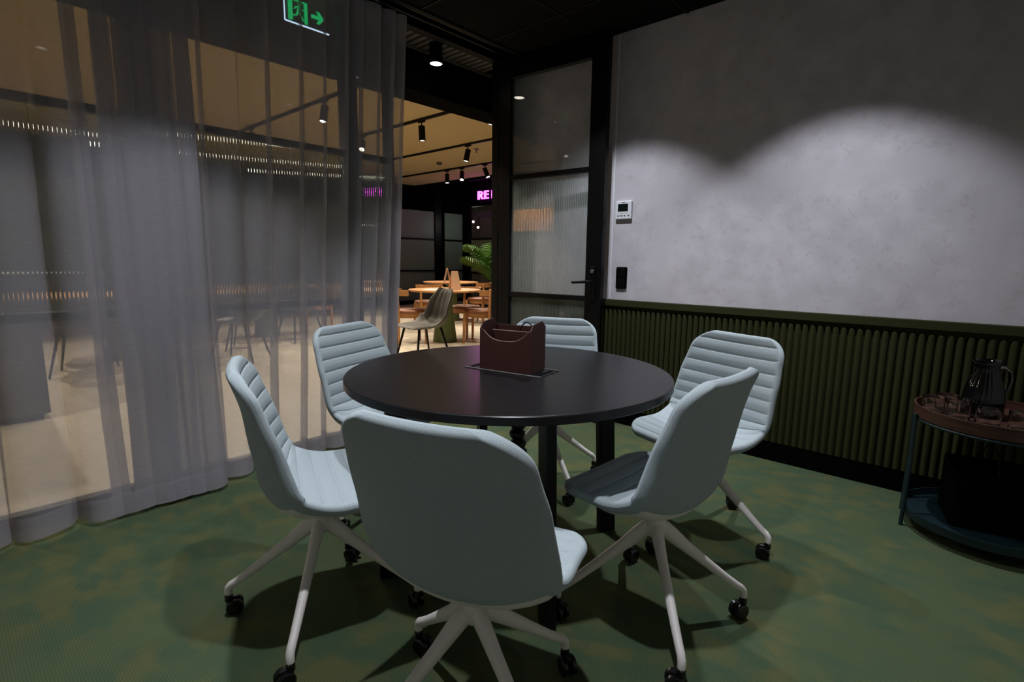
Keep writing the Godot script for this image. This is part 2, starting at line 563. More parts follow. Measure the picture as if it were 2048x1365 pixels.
func glaze(parent: Node3D, x0: float, x1: float, z: float, top: float, bottom: float, ribbed: Material) -> void:
	for r in [[bottom, R_LOW[0]], [R_MID[1], top]]:
		var st := stool()
		box(st, Vector3((x0 + x1) * 0.5, (r[0] + r[1]) * 0.5, z), Vector3(x1 - x0, r[1] - r[0], 0.008))
		part("clear_pane", st, M.clear_glass, parent)
	var st2 := stool()
	if ribbed == M.door_ribbed:
		# the door shows its smooth face to the room; half-round reeds stand on the other face
		box(st2, Vector3((x0 + x1) * 0.5, (R_LOW[1] + R_MID[0]) * 0.5, z), Vector3(x1 - x0, R_MID[0] - R_LOW[1], 0.006))
		var pane := part("smooth_pane", st2, M.clear_glass, parent)
		var n := int((x1 - x0) / 0.0146)
		var sr := stool()
		for i in n:
			var cx := x0 + (x1 - x0) * (i + 0.5) / n
			sr.set_smooth_group(1 + i % 2)
			for k in 6:
				var a0 := PI * k / 6.0; var a1 := PI * (k + 1) / 6.0
				quad(sr, Vector3(cx + 0.0049 * cos(a1), R_LOW[1], z - 0.0032 - 0.0036 * sin(a1)), Vector3(cx + 0.0049 * cos(a0), R_LOW[1], z - 0.0032 - 0.0036 * sin(a0)), Vector3(cx + 0.0049 * cos(a0), R_MID[0], z - 0.0032 - 0.0036 * sin(a0)), Vector3(cx + 0.0049 * cos(a1), R_MID[0], z - 0.0032 - 0.0036 * sin(a1)))
		part("reeds", sr, ribbed, pane).set_meta("kind", "stuff")
	else:
		fluted(st2, x1 - x0, R_LOW[1], R_MID[0], 0.006, 0.0146, 0.0019)
		var mi := part("fluted_pane", st2, ribbed, parent)
		mi.position = Vector3(x0, 0, z - 0.003)
	for r in [R_LOW, R_MID]:
		var s := stool()
		box(s, Vector3((x0 + x1) * 0.5, (r[0] + r[1]) * 0.5, z), Vector3(x1 - x0, r[1] - r[0], 0.04), 0.002)
		part("glazing_bar", s, M.black_metal, parent)

func build_partition() -> void:
	var w := thing("window_1", "black framed glass partition with ribbed middle panes behind the sheers", "window", Vector3.ZERO, 0.0, "", "structure")
	for p in [[-0.6, -0.55], [1.74, 1.83], [2.045, 2.085], [3.052, 3.24]]:
		var st := stool()
		box(st, Vector3((p[0] + p[1]) * 0.5, 1.37, PART_Z), Vector3(p[1] - p[0], 2.74, 0.07), 0.003)
		part("post", st, M.black_metal, w)
	for p in [[-0.55, 1.74], [1.83, 2.045]]:
		var st := stool()
		box(st, Vector3((p[0] + p[1]) * 0.5, 0.03, PART_Z), Vector3(p[1] - p[0], 0.06, 0.06), 0.003)
		part("bottom_rail", st, M.black_metal, w)
		glaze(w, p[0], p[1], PART_Z, 2.63, 0.06, M.fluted_glass)
	var h := stool()
	box(h, Vector3(1.32, 2.70, PART_Z), Vector3(3.84, 0.14, 0.07), 0.003)
	part("head_rail", h, M.black_metal, w)

func build_door() -> void:
	var hinge := Vector3(3.066, 0, -2.905)
	var d := thing("door_1", "open black framed glass door with ribbed middle pane and lever handle", "door", hinge, 0.0, "", "structure")
	# local: leaf runs from 0 to 0.90 along +z, turned so that the free end stands nearer the plaster wall
	d.rotation.y = atan2(0.062, 0.92) - PI * 0.5   # local +x becomes the leaf direction
	var W := 0.925
	for p in [[0.0, 0.115], [W - 0.125, W]]:
		var st := stool()
		box(st, Vector3((p[0] + p[1]) * 0.5, 1.3175, 0), Vector3(p[1] - p[0], 2.615, 0.048), 0.003)
		part("stile", st, M.black_metal, d)
	for p in [[0.01, 0.10], [2.485, 2.625]]:
		var st := stool()
		box(st, Vector3(W * 0.5, (p[0] + p[1]) * 0.5, 0), Vector3(W - 0.24, p[1] - p[0], 0.046), 0.003)
		part("rail", st, M.black_metal, d)
	glaze(d, 0.115, W - 0.125, 0.0, 2.485, 0.10, M.door_ribbed)
	# lever handles and lock plates, both faces
	for s in [1.0, -1.0]:
		var st := stool()
		box(st, Vector3(W - 0.06, 1.0, s * 0.030), Vector3(0.038, 0.235, 0.014), 0.004)
		var plate := part("lock_plate", st, M.black_metal, d)
		st = stool()
		tube(st, [Vector3(W - 0.06, 1.012, s * 0.034), Vector3(W - 0.06, 1.012, s * 0.078), Vector3(W - 0.072, 1.012, s * 0.088), Vector3(W - 0.10, 1.010, s * 0.088), Vector3(W - 0.195, 1.004, s * 0.086)], [0.010, 0.010, 0.0105, 0.010, 0.009], 10)
		part("lever", st, M.black_metal, plate)
		st = stool()
		tube(st, [Vector3(W - 0.06, 1.085, s * 0.034), Vector3(W - 0.06, 1.085, s * 0.047)], [0.0145, 0.0135], 16)
		part("cylinder", st, M.metal_grey, plate)
	for y in [0.25, 1.3, 2.35]:
		var st := stool()
		tube(st, [Vector3(-0.012, y - 0.05, 0.018), Vector3(-0.012, y + 0.05, 0.018)], [0.009, 0.009], 10)
		part("hinge", st, M.black_metal, d)

# ------------------------------------------------------------------ curtains
func curtain(label: String, keys: Array, x_end_top: float, x_end_low: float, seed_: int, zc: float) -> void:
	# keys: [x, fold pitch, fold depth, sideways swing]; the fabric runs along x and waves in z
	var cur := thing("sheer_curtain", label, "curtain", Vector3(0, 0, 0), 0.0, "floor length sheer curtains")
	var rng := RandomNumberGenerator.new()
	rng.seed = seed_
	var us := []       # [x, phase, depth, swing]
	var x: float = keys[0][0]
	var ph := rng.randf() * 2.0
	var last: float = keys[-1][0]
	while x < last:
		var pitch := lerp_keys(keys.map(func(k): return [k[0], k[1]]), x)
		var dep := lerp_keys(keys.map(func(k): return [k[0], k[2]]), x)
		us.append([x, ph, dep, lerp_keys(keys.map(func(k): return [k[0], k[3]]), x)])
		var dx := pitch / 18.0
		x += dx
		ph += TAU / 18.0 * (1.0 + 0.25 * sin(x * 23.0 + seed_))
	var wob := FastNoiseLite.new(); wob.seed = seed_; wob.frequency = 0.9; wob.fractal_octaves = 2
	var top := 2.625
	var low := 0.018
	var x_first: float = keys[0][0]
	var P := func(i: int, y: float, off: float) -> Vector3:
		var u: Array = us[i]
		var t := (top - y) / (top - low)
		var dep: float = u[2] * (0.75 + 0.45 * t)
		var f: float = (u[0] - x_first) / (last - x_first)
		var phase: float = u[1] + t * 0.9 * wob.get_noise_2d(u[0] * 6.0, 3.0) + 0.35 * sin(t * 2.2 + u[0] * 3.0) * t
		var fold := cos(phase) + 0.16 * cos(2.0 * phase + 0.7 + u[0] * 5.0)
		var px: float = lerpf(u[0], lerpf(u[0], u[0] + (x_end_low - x_end_top), f), t)
		px += u[3] * (0.85 + 0.3 * t) * sin(phase) + 0.014 * t * wob.get_noise_2d(u[0] * 9.0, y * 0.7)
		var z: float = zc + dep * fold + 0.02 * t * wob.get_noise_2d(u[0] * 4.0, y * 0.5 + 9.0)
		return Vector3(px, y + 0.006 * sin(phase * 0.5) * t, z + off)
	for piece in [["drape", top, low, 30, 0.0], ["hem", low + 0.098, low + 0.001, 3, 0.0022], ["heading", top, top - 0.08, 3, 0.0022]]:
		var st := stool()
		st.set_smooth_group(1)
		var rows: int = piece[3]
		var arc := 0.0
		var grid := []
		var uvs := []
		for i in us.size():
			var col := []
			var ucol := []
			if i > 0:
				arc += (P.call(i, 1.2, 0.0) - P.call(i - 1, 1.2, 0.0)).length()
			for r in rows + 1:
				var y := lerpf(piece[1], piece[2], float(r) / rows)
				col.append(P.call(i, y, piece[4]))
				ucol.append(Vector2(arc, y))
			grid.append(col)
			uvs.append(ucol)
		for i in us.size() - 1:
			for r in rows:
				var q := [[i, r], [i, r + 1], [i + 1, r + 1], [i, r], [i + 1, r + 1], [i + 1, r]]
				for k in [0, 2, 1, 3, 5, 4]:
					st.set_uv(uvs[q[k][0]][q[k][1]])
					st.add_vertex(grid[q[k][0]][q[k][1]])
		part(piece[0], st, M.sheer, cur)

func build_curtains() -> void:
	curtain("grey sheer curtain panel gathered into a dense bundle of folds at its end", [[-0.58, 0.22, 0.045, 0.040], [0.05, 0.21, 0.045, 0.040], [0.42, 0.18, 0.045, 0.036], [0.49, 0.074, 0.048, 0.060], [0.83, 0.070, 0.048, 0.058], [0.89, 0.070, 0.042, 0.050]], 0.885, 0.90, 11, -2.768)
	curtain("grey sheer curtain panel spread in shallow folds up to the doorway", [[0.54, 0.09, 0.018, 0.040], [0.84, 0.09, 0.018, 0.040], [0.95, 0.17, 0.036, 0.044], [1.5, 0.165, 0.036, 0.042], [1.72, 0.115, 0.038, 0.031], [2.15, 0.095, 0.040, 0.027]], 2.17, 2.00, 23, -2.848)

# ------------------------------------------------------------------ lamps in the room
const ROOM_E := 1.38
const ROOM_CORE := 2.15
func build_room_lamps() -> void:
	var spots := [[0.73, -1.82, "nearest the gathered curtain bundle"], [2.53, -1.82, "by the thermostat end of the plaster wall"], [0.73, -0.62, "above the chair with its back turned"], [2.53, -0.62, "nearest the drinks trolley"]]
	for s in spots:
		var d := thing("ceiling_downlight", "recessed black ceiling downlight " + s[2], "downlight", Vector3(s[0], CEIL, s[1]), 0.0, "recessed downlights of the meeting room")
		var st := stool()
		lathe(st, [Vector2(0.040, 0.0), Vector2(0.052, 0.0), Vector2(0.055, -0.004), Vector2(0.041, -0.006), Vector2(0.040, 0.0)], Vector3.ZERO, 32)
		part("trim_ring", st, M.black_matte, d)
		st = stool()
		lathe(st, [Vector2(0.0, -0.0015), Vector2(0.039, -0.0015), Vector2(0.039, 0.0), Vector2(0.0, 0.0)], Vector3.ZERO, 24)
		part("lamp_lens", st, M.lamp_room, d)
		# the reflector throws a wide even cone and a stronger core
		spot(d, Vector3(0, -0.012, 0), Vector3.DOWN, 47.0, ROOM_E, Color(0.94, 0.955, 1.0), 0.03, 0.30)
		spot(d, Vector3(0, -0.012, 0), Vector3.DOWN, 44.0, ROOM_CORE, Color(0.94, 0.955, 1.0), 0.03, 1.0)

# ------------------------------------------------------------------ table
func build_table() -> void:
	var c := Vector3(1.438, 0, -1.309)
	var t := thing("round_table", "black round meeting table on four slab legs", "table", c)
	var st := stool()
	lathe(st, [Vector2(0, 0.712), Vector2(0.597, 0.712), Vector2(0.6, 0.715), Vector2(0.6, 0.737), Vector2(0.5975, 0.7395), Vector2(0.595, 0.74), Vector2(0, 0.74)], Vector3.ZERO, 96)
	part("table_top", st, M.table_black, t)
	for k in 4:
		var a := deg_to_rad([25.5, 121.5, 205.5, 301.5][k])
		var dir := Vector3(cos(a), 0, sin(a))
		var side := Vector3(-sin(a), 0, cos(a))
		st = stool()
		var up := (Vector3(0, 0.712, 0) + dir * (0.425 - 0.462)).normalized()
		var bs := Basis(dir, up, side)
		box(st, Vector3.ZERO, Vector3(0.074, 0.706, 0.036), 0.004, Transform3D(bs, dir * 0.4435 + Vector3(0, 0.354, 0)))
		part("leg", st, M.black_metal, t)
		st = stool()
		box(st, Vector3.ZERO, Vector3(0.46, 0.03, 0.04), 0.003, Transform3D(Basis(dir, Vector3.UP, side), dir * 0.21 + Vector3(0, 0.696, 0)))
		part("cross_arm", st, M.black_metal, t)
	# cable spine under the top
	var spine := Node3D.new()
	spine.name = "cable_spine"
	t.add_child(spine)
	spine.position = Vector3(-0.015, 0, 0.065)
	var seg := stool()
	lathe(seg, [Vector2(0.006, 0.0), Vector2(0.026, 0.003), Vector2(0.030, 0.012), Vector2(0.030, 0.024), Vector2(0.022, 0.034), Vector2(0.006, 0.036)], Vector3.ZERO, 14)
	var sm := commit(seg)
	for i in 18:
		part_mesh("link", sm, M.caster_black, spine, Vector3(0.003 * sin(i * 1.3), 0.012 + 0.037 * i, 0.003 * cos(i * 1.7)))
	# power flap let into the top
	var fl := Node3D.new()
	fl.name = "power_flap"
	t.add_child(fl)
	fl.position = Vector3(0.02, 0.74, -0.005)
	fl.rotation.y = deg_to_rad(-80.0)
	st = stool()
	box(st, Vector3(0, 0.001, 0), Vector3(0.335, 0.002, 0.15), 0.0008)
	part("cover_plate", st, M.black_metal, fl)
	for s in [-1, 1]:
		st = stool()
		box(st, Vector3(s * 0.148, 0.0028, 0), Vector3(0.012, 0.0022, 0.10), 0.0008)
		part("finger_slot", st, M.black_matte, fl)
		st = stool()
		box(st, Vector3(0, 0.0026, s * 0.071), Vector3(0.335, 0.0016, 0.006), 0.0006)
		part("edge_strip", st, M.metal_grey, fl)
	build_caddy(Vector3(1.4605, 0.7422, -1.312))

func build_caddy(at: Vector3) -> void:
	# leather desk caddy with a scooped front; local x is the long side
	var o := thing("desk_caddy", "dark brown leather desk caddy with scooped front on the round table", "caddy", at)
	o.rotation.y = deg_to_rad(-76.0)
	var L := 0.205; var D := 0.125; var T := 0.005
	var scoop := PackedVector2Array([Vector2(-L / 2, 0.0), Vector2(L / 2, 0.0), Vector2(L / 2, 0.155)])
	for i in 17:
		var u := 1.0 - i / 8.0
		scoop.append(Vector2(u * (L / 2 - 0.012), 0.112 + 0.035 * pow(absf(u), 3.0)))
	scoop.append(Vector2(-L / 2, 0.155))
	var st := stool()
	prism(st, scoop, T, Transform3D(Basis(), Vector3(0, 0, D / 2 - T)))
	var front := part("front_panel", st, M.leather, o)
	st = stool()
	var line := []
	for i in 17:
		var u := -1.0 + i / 8.0
		line.append(Vector3(u * (L / 2 - 0.012), 0.1125 + 0.035 * pow(absf(u), 3.0), D / 2 - T / 2))
	tube(st, line, line.map(func(_p): return 0.0018), 6)
	part("cut_edge", st, M.leather_edge, front)
	st = stool()
	prism(st, PackedVector2Array([Vector2(-L / 2, 0), Vector2(L / 2, 0), Vector2(L / 2, 0.160), Vector2(-L / 2, 0.160)]), T, Transform3D(Basis(), Vector3(0, 0, -D / 2)))
	part("back_panel", st, M.leather, o)
	st = stool()
	box(st, Vector3(0, 0.073, -0.008), Vector3(L - 0.012, 0.140, 0.004), 0.0008)
	var div := part("divider", st, M.leather, o)
	st = stool()
	tube(st, [Vector3(-L / 2 + 0.008, 0.1435, -0.008), Vector3(L / 2 - 0.008, 0.1435, -0.008)], [0.0017, 0.0017], 6)
	part("cut_edge", st, M.leather_edge, div)
	for s in [-1, 1]:
		st = stool()
		var side := PackedVector2Array([Vector2(-D / 2, 0), Vector2(D / 2, 0), Vector2(D / 2, 0.155), Vector2(D / 2 - 0.02, 0.178), Vector2(-D / 2 + 0.03, 0.186), Vector2(-D / 2, 0.164)])
		prism(st, side, T, Transform3D(Basis(Vector3(0, 0, 1), Vector3.UP, Vector3(-1, 0, 0)), Vector3(s * L / 2 + (T if s > 0 else 0.0), 0, 0)))
		part("side_panel", st, M.leather, o)
	st = stool()
	box(st, Vector3(0, 0.0025, 0), Vector3(L - 0.002, 0.005, D - 0.002), 0.001)
	part("base_panel", st, M.leather, o)
	# a black cable loop looks out of the caddy
	st = stool()
	var loop := []
	for i in 15:
		var a := PI * i / 14.0
		loop.append(Vector3(0.045 - 0.030 * cos(a), 0.125 + 0.052 * sin(a), -0.030 + 0.004 * cos(a)))
	loop.push_front(Vector3(0.015, 0.008, -0.026)); loop.append(Vector3(0.075, 0.008, -0.034))
	tube(st, loop, loop.map(func(_p): return 0.0028), 8)
	lone("cable_loop", st, M.caster_black, "thin black cable looping out of the leather caddy", "cable").transform = o.transform

# ------------------------------------------------------------------ meeting chairs
var prof_pts := []
var prof_len := 0.0
const CH_W := [[0.0, 0.222], [0.12, 0.235], [0.30, 0.247], [0.42, 0.252], [0.55, 0.245], [0.68, 0.230], [0.82, 0.208]]
const CH_C := [[0.0, 0.003], [0.18, 0.010], [0.36, 0.052], [0.48, 0.050], [0.66, 0.038], [0.82, 0.019]]

func make_profile() -> void:
	var ctl := [Vector2(0.236, 0.420), Vector2(0.215, 0.434), Vector2(0.16, 0.443), Vector2(0.06, 0.441), Vector2(-0.035, 0.438), Vector2(-0.092, 0.450), Vector2(-0.130, 0.492), Vector2(-0.150, 0.555), Vector2(-0.168, 0.635), Vector2(-0.193, 0.74), Vector2(-0.225, 0.846)]
	var cv := Curve2D.new()
	for i in ctl.size():
		var tan_: Vector2 = (ctl[mini(i + 1, ctl.size() - 1)] - ctl[maxi(i - 1, 0)]) / 6.0
		cv.add_point(ctl[i], -tan_, tan_)
	cv.bake_interval = 0.003
	prof_len = cv.get_baked_length()
	prof_pts = []
	for i in 401:
		prof_pts.append(cv.sample_baked(prof_len * i / 400.0, true))

func prof_at(s: float) -> Array:
	var f := clampf(s / prof_len, 0.0, 1.0) * 400.0
	var i := mini(int(f), 399)
	var p: Vector2 = prof_pts[i].lerp(prof_pts[i + 1], f - i)
	var a: Vector2 = prof_pts[maxi(i - 6, 0)]
	var b: Vector2 = prof_pts[mini(i + 7, 400)]
	return [p, (b - a).normalized()]

func half_width(s: float) -> float:
	var w := lerp_keys(CH_W, s)
	var r0 := 0.095; var r1 := 0.105
	if s < r0: w = w - r0 + sqrt(maxf(0.0, r0 * r0 - (r0 - s) * (r0 - s)))
	var e := prof_len - s
	if e < r1: w = w - r1 + sqrt(maxf(0.0, r1 * r1 - (r1 - e) * (r1 - e)))
	return maxf(w, 0.02)

func shell_point(s: float, q: float, offset: float) -> Vector3:
	var w := half_width(s)
	var x := w * sin(q * PI * 0.5)
	var pt := prof_at(s)
	var p: Vector2 = pt[0]
	var t: Vector2 = pt[1]
	var n := Vector2(t.y, -t.x)
	var lift := lerp_keys(CH_C, s) * pow(x / 0.235, 2.0)
	p += n * (lift + offset)
	return Vector3(x, p.y, p.x)

func shell_thick(s: float, q: float) -> float:
	var w := half_width(s)
	var e := minf(w - absf(w * sin(q * PI * 0.5)), minf(s, prof_len - s))
	var k := 1.0 - clampf(e / 0.018, 0.0, 1.0)
	return 0.017 * sqrt(maxf(0.0, 1.0 - k * k))

func groove(s: float, q: float) -> float:
	var w := half_width(s)
	var e := minf(w - absf(w * sin(q * PI * 0.5)), minf(s, prof_len - s))
	var d := fposmod(s - 0.035 + 0.02625, 0.0525) - 0.02625   # distance to the nearest stitch line
	var puff := 0.0024 * cos(PI * d / 0.0525) * cos(PI * d / 0.0525)
	return -(puff + 0.0050 * exp(-pow(d / 0.0030, 2.0))) * clampf((e - 0.010) / 0.018, 0.0, 1.0)

# the padding is deeper under the seat and round the heel of the back
func belly(s: float, q: float) -> float:
	var x := absf(sin(q * PI * 0.5))
	return lerp_keys([[0.04, 0.0], [0.22, 0.016], [0.36, 0.024], [0.50, 0.012], [0.66, 0.0]], s) * (1.0 - pow(x, 4.0))

func shell_mesh(s0: float, s1: float, inner: bool) -> ArrayMesh:
	var ss := []
	var s := s0
	while s < s1 - 0.0005:
		ss.append(s)
		var edge := minf(s, prof_len - s)
		s += 0.0022 if edge < 0.018 else 0.0035
	ss.append(s1)
	var cols := 36
	var g := []
	for a in ss:
		var row := []
		for c in cols + 1:
			var q := -1.0 + 2.0 * c / cols
			var th := shell_thick(a, q)
			row.append(shell_point(a, q, (th + groove(a, q)) if inner else -th - belly(a, q)))
		g.append(row)
	var st := stool()
	st.set_smooth_group(1)
	for i in ss.size() - 1:
		for c in cols:
			if inner: quad(st, g[i][c], g[i][c + 1], g[i + 1][c + 1], g[i + 1][c])
			else: quad(st, g[i][c + 1], g[i][c], g[i + 1][c], g[i + 1][c + 1])
	return commit(st)

func pan_mesh() -> ArrayMesh:
	var st := stool()
	st.set_smooth_group(1)
	var a := 0.06; var b := 0.355
	var rows := 26; var cols := 24
	var g := []
	for i in rows + 1:
		var row := []
		var s := lerpf(a, b, float(i) / rows)
		for c in cols + 1:
			var q := (-1.0 + 2.0 * c / cols) * 0.74
			var u := absf(-1.0 + 2.0 * c / cols)
			var v := absf(-1.0 + 2.0 * i / rows)
			var k := sqrt(maxf(0.0, (1.0 - pow(u, 6.0)) * (1.0 - pow(v, 6.0))))
			row.append(shell_point(s, q, -0.0165 - belly(s, q) - 0.010 * k))
		g.append(row)
	for i in rows:
		for c in cols:
			quad(st, g[i][c + 1], g[i][c], g[i + 1][c], g[i + 1][c + 1])
	return commit(st)

func build_chairs() -> void:
	make_profile()
	var sj := 0.385
	var proto := thing("swivel_chair", "", "chair", Vector3.ZERO, 0.0, "pale blue swivel chairs round the black table")
	proto.set_meta("base", "swivel_chair")
	part_mesh("seat_pad", shell_mesh(0.0, sj, true), M.chair_fabric, proto)
	part_mesh("backrest_pad", shell_mesh(sj, prof_len, true), M.chair_fabric, proto)
	part_mesh("outer_shell", shell_mesh(0.0, prof_len, false), M.chair_fabric, proto)
	part_mesh("under_pan", pan_mesh(), M.white_plastic, proto)
	var st := stool()
	lathe(st, [Vector2(0.0, 0.288), Vector2(0.024, 0.288), Vector2(0.034, 0.298), Vector2(0.037, 0.322), Vector2(0.030, 0.345), Vector2(0.027, 0.372), Vector2(0.034, 0.380), Vector2(0.05, 0.39), Vector2(0.056, 0.405), Vector2(0.0, 0.407)], Vector3.ZERO, 24, true)
	part("hub", st, M.white_metal, proto)
	# caster: hood, two wheels, stem
	var ca := stool()
	for s in [-1, 1]:
		lathe(ca, [Vector2(0.0, -0.007), Vector2(0.022, -0.0075), Vector2(0.026, -0.005), Vector2(0.026, 0.005), Vector2(0.022, 0.0078), Vector2(0.0, 0.009)], Vector3.ZERO, 20, false, Transform3D(Basis(Vector3(0, 1, 0), Vector3(s, 0, 0), Vector3(0, 0, s)), Vector3(s * 0.0135, 0.026, -0.016)))
	box(ca, Vector3(0, 0.040, -0.012), Vector3(0.012, 0.034, 0.040), 0.004)
	lathe(ca, [Vector2(0.0, 0.046), Vector2(0.013, 0.046), Vector2(0.012, 0.070), Vector2(0.0, 0.070)], Vector3.ZERO, 14)
	var arch := stool()
	var caster := commit(ca)
	for k in 4:
		var a := TAU * k / 4.0
		var d := Vector3(sin(a), 0, cos(a))
		st = stool()
		var pts := [Vector3(0, 0.316, 0), d * 0.025 + Vector3(0, 0.312, 0), d * 0.055 + Vector3(0, 0.288, 0), d * 0.10 + Vector3(0, 0.250, 0), d * 0.17 + Vector3(0, 0.194, 0), d * 0.24 + Vector3(0, 0.139, 0), d * 0.277 + Vector3(0, 0.112, 0), d * 0.294 + Vector3(0, 0.101, 0), d * 0.303 + Vector3(0, 0.090, 0), d * 0.305 + Vector3(0, 0.077, 0), d * 0.305 + Vector3(0, 0.062, 0)]
		tube(st, pts, [Vector2(0.020, 0.024), Vector2(0.020, 0.027), Vector2(0.0175, 0.025), Vector2(0.0155, 0.020), Vector2(0.014, 0.016), Vector2(0.0128, 0.0135), Vector2(0.0122, 0.0128), Vector2(0.0122, 0.0126), Vector2(0.0122, 0.0124), Vector2(0.012, 0.012), Vector2(0.012, 0.012)], 12)
		var leg := part("leg", st, M.white_metal, proto)
		var cm := part_mesh("caster", caster, M.caster_black, leg, d * 0.305)
		cm.rotation.y = a + [0.4, 2.2, -1.0, 1.3][k]
	# position, facing, turn of the foot against the seat
	var places := [
		[Vector3(0.762, 0, -1.503), Vector2(0.93, 0.37), Vector2(-0.213, -0.212), "pale blue swivel chair facing the table, set beside the gathered curtain folds"],
		[Vector3(0.800, 0, -0.836), Vector2(0.96, -0.28), Vector2(0.062, -0.297), "pale blue swivel chair with its back turned, hiding the near table rim"],
		[Vector3(1.475, 0, -0.705), Vector2(0.06, -1.0), Vector2(0.198, 0.214), "pale blue swivel chair whose seat is half shaded by the table top"],
		[Vector3(2.13, 0, -0.83), Vector2(-0.946, -0.32), Vector2(-0.031, 0.289), "pale blue swivel chair standing closest to the olive green battens"],
		[Vector3(2.07, 0, -1.63), Vector2(-0.916, 0.40), Vector2(-0.17, 0.353), "pale blue swivel chair in front of the open glass door"],
		[Vector3(1.345, 0, -2.02), Vector2(0.33, 0.94), Vector2(-0.387, 0.158), "pale blue swivel chair between the table and the spread curtain panel"],
	]
	for i in places.size():
		var pl: Array = places[i]
		var n: Vector2 = pl[1]
		var yaw := atan2(n.x, n.y)
		var o: Node3D = proto if i == 0 else dup(proto, pl[3], pl[0], yaw)
		o.set_meta("label", pl[3])
		o.position = pl[0]
		o.rotation.y = yaw
	for i in places.size():
		var o: Node3D = get_node("swivel_chair" if i == 0 else "swivel_chair_%03d" % i)
		var foot: Vector2 = places[i][2]
		var turn := atan2(foot.x, foot.y) - o.rotation.y
		for ch in o.get_children():
			if String(ch.name).begins_with("leg"):
				ch.rotation.y = turn

# ------------------------------------------------------------------ wall devices
func build_wall_devices() -> void:
	var t := thing("thermostat", "white wall thermostat with small dark green screen", "thermostat", Vector3(WALL_X, 1.5, -1.896), -PI * 0.5)
	# local: x along the wall, y up, z out of the wall
	var st := stool()
	box(st, Vector3(0, 0, 0.010), Vector3(0.122, 0.122, 0.020), 0.004)
	part("housing", st, M.white_gloss, t)
	st = stool()
	box(st, Vector3(-0.002, 0.016, 0.0203), Vector3(0.078, 0.050, 0.0016), 0.0006)
	part("screen", st, M.lcd, t)
	st = stool()
	for x in [-0.036, -0.012, 0.012]:
		box(st, Vector3(x, -0.038, 0.0203), Vector3(0.015, 0.008, 0.0012), 0.0004)
	box(st, Vector3(0.042, -0.038, 0.0203), Vector3(0.014, 0.010, 0.0012), 0.0004)
	part("button_row", st, M.metal_grey, t)
	st = stool()
	box(st, Vector3(0.0, 0.050, 0.0203), Vector3(0.026, 0.005, 0.0010), 0.0003)
	part("maker_mark", st, M.metal_grey, t)
	st = stool()
	box(st, Vector3(0.0, -0.020, 0.0203), Vector3(0.086, 0.0015, 0.0010))
	part("seam_line", st, M.metal_grey, t)
	var s := thing("light_switch", "black rounded twin rocker switch low on the plaster wall", "switch", Vector3(WALL_X, 1.04, -1.895), -PI * 0.5)
	st = stool()
	prism(st, rounded_rect(0.082, 0.152, 0.012), 0.010)
	part("plate", st, M.black_matte, s)
	for y in [0.036, -0.036]:
		st = stool()
		box(st, Vector3(0, y, 0.0115), Vector3(0.052, 0.062, 0.004), 0.0015)
		part("rocker", st, M.black_metal, s)

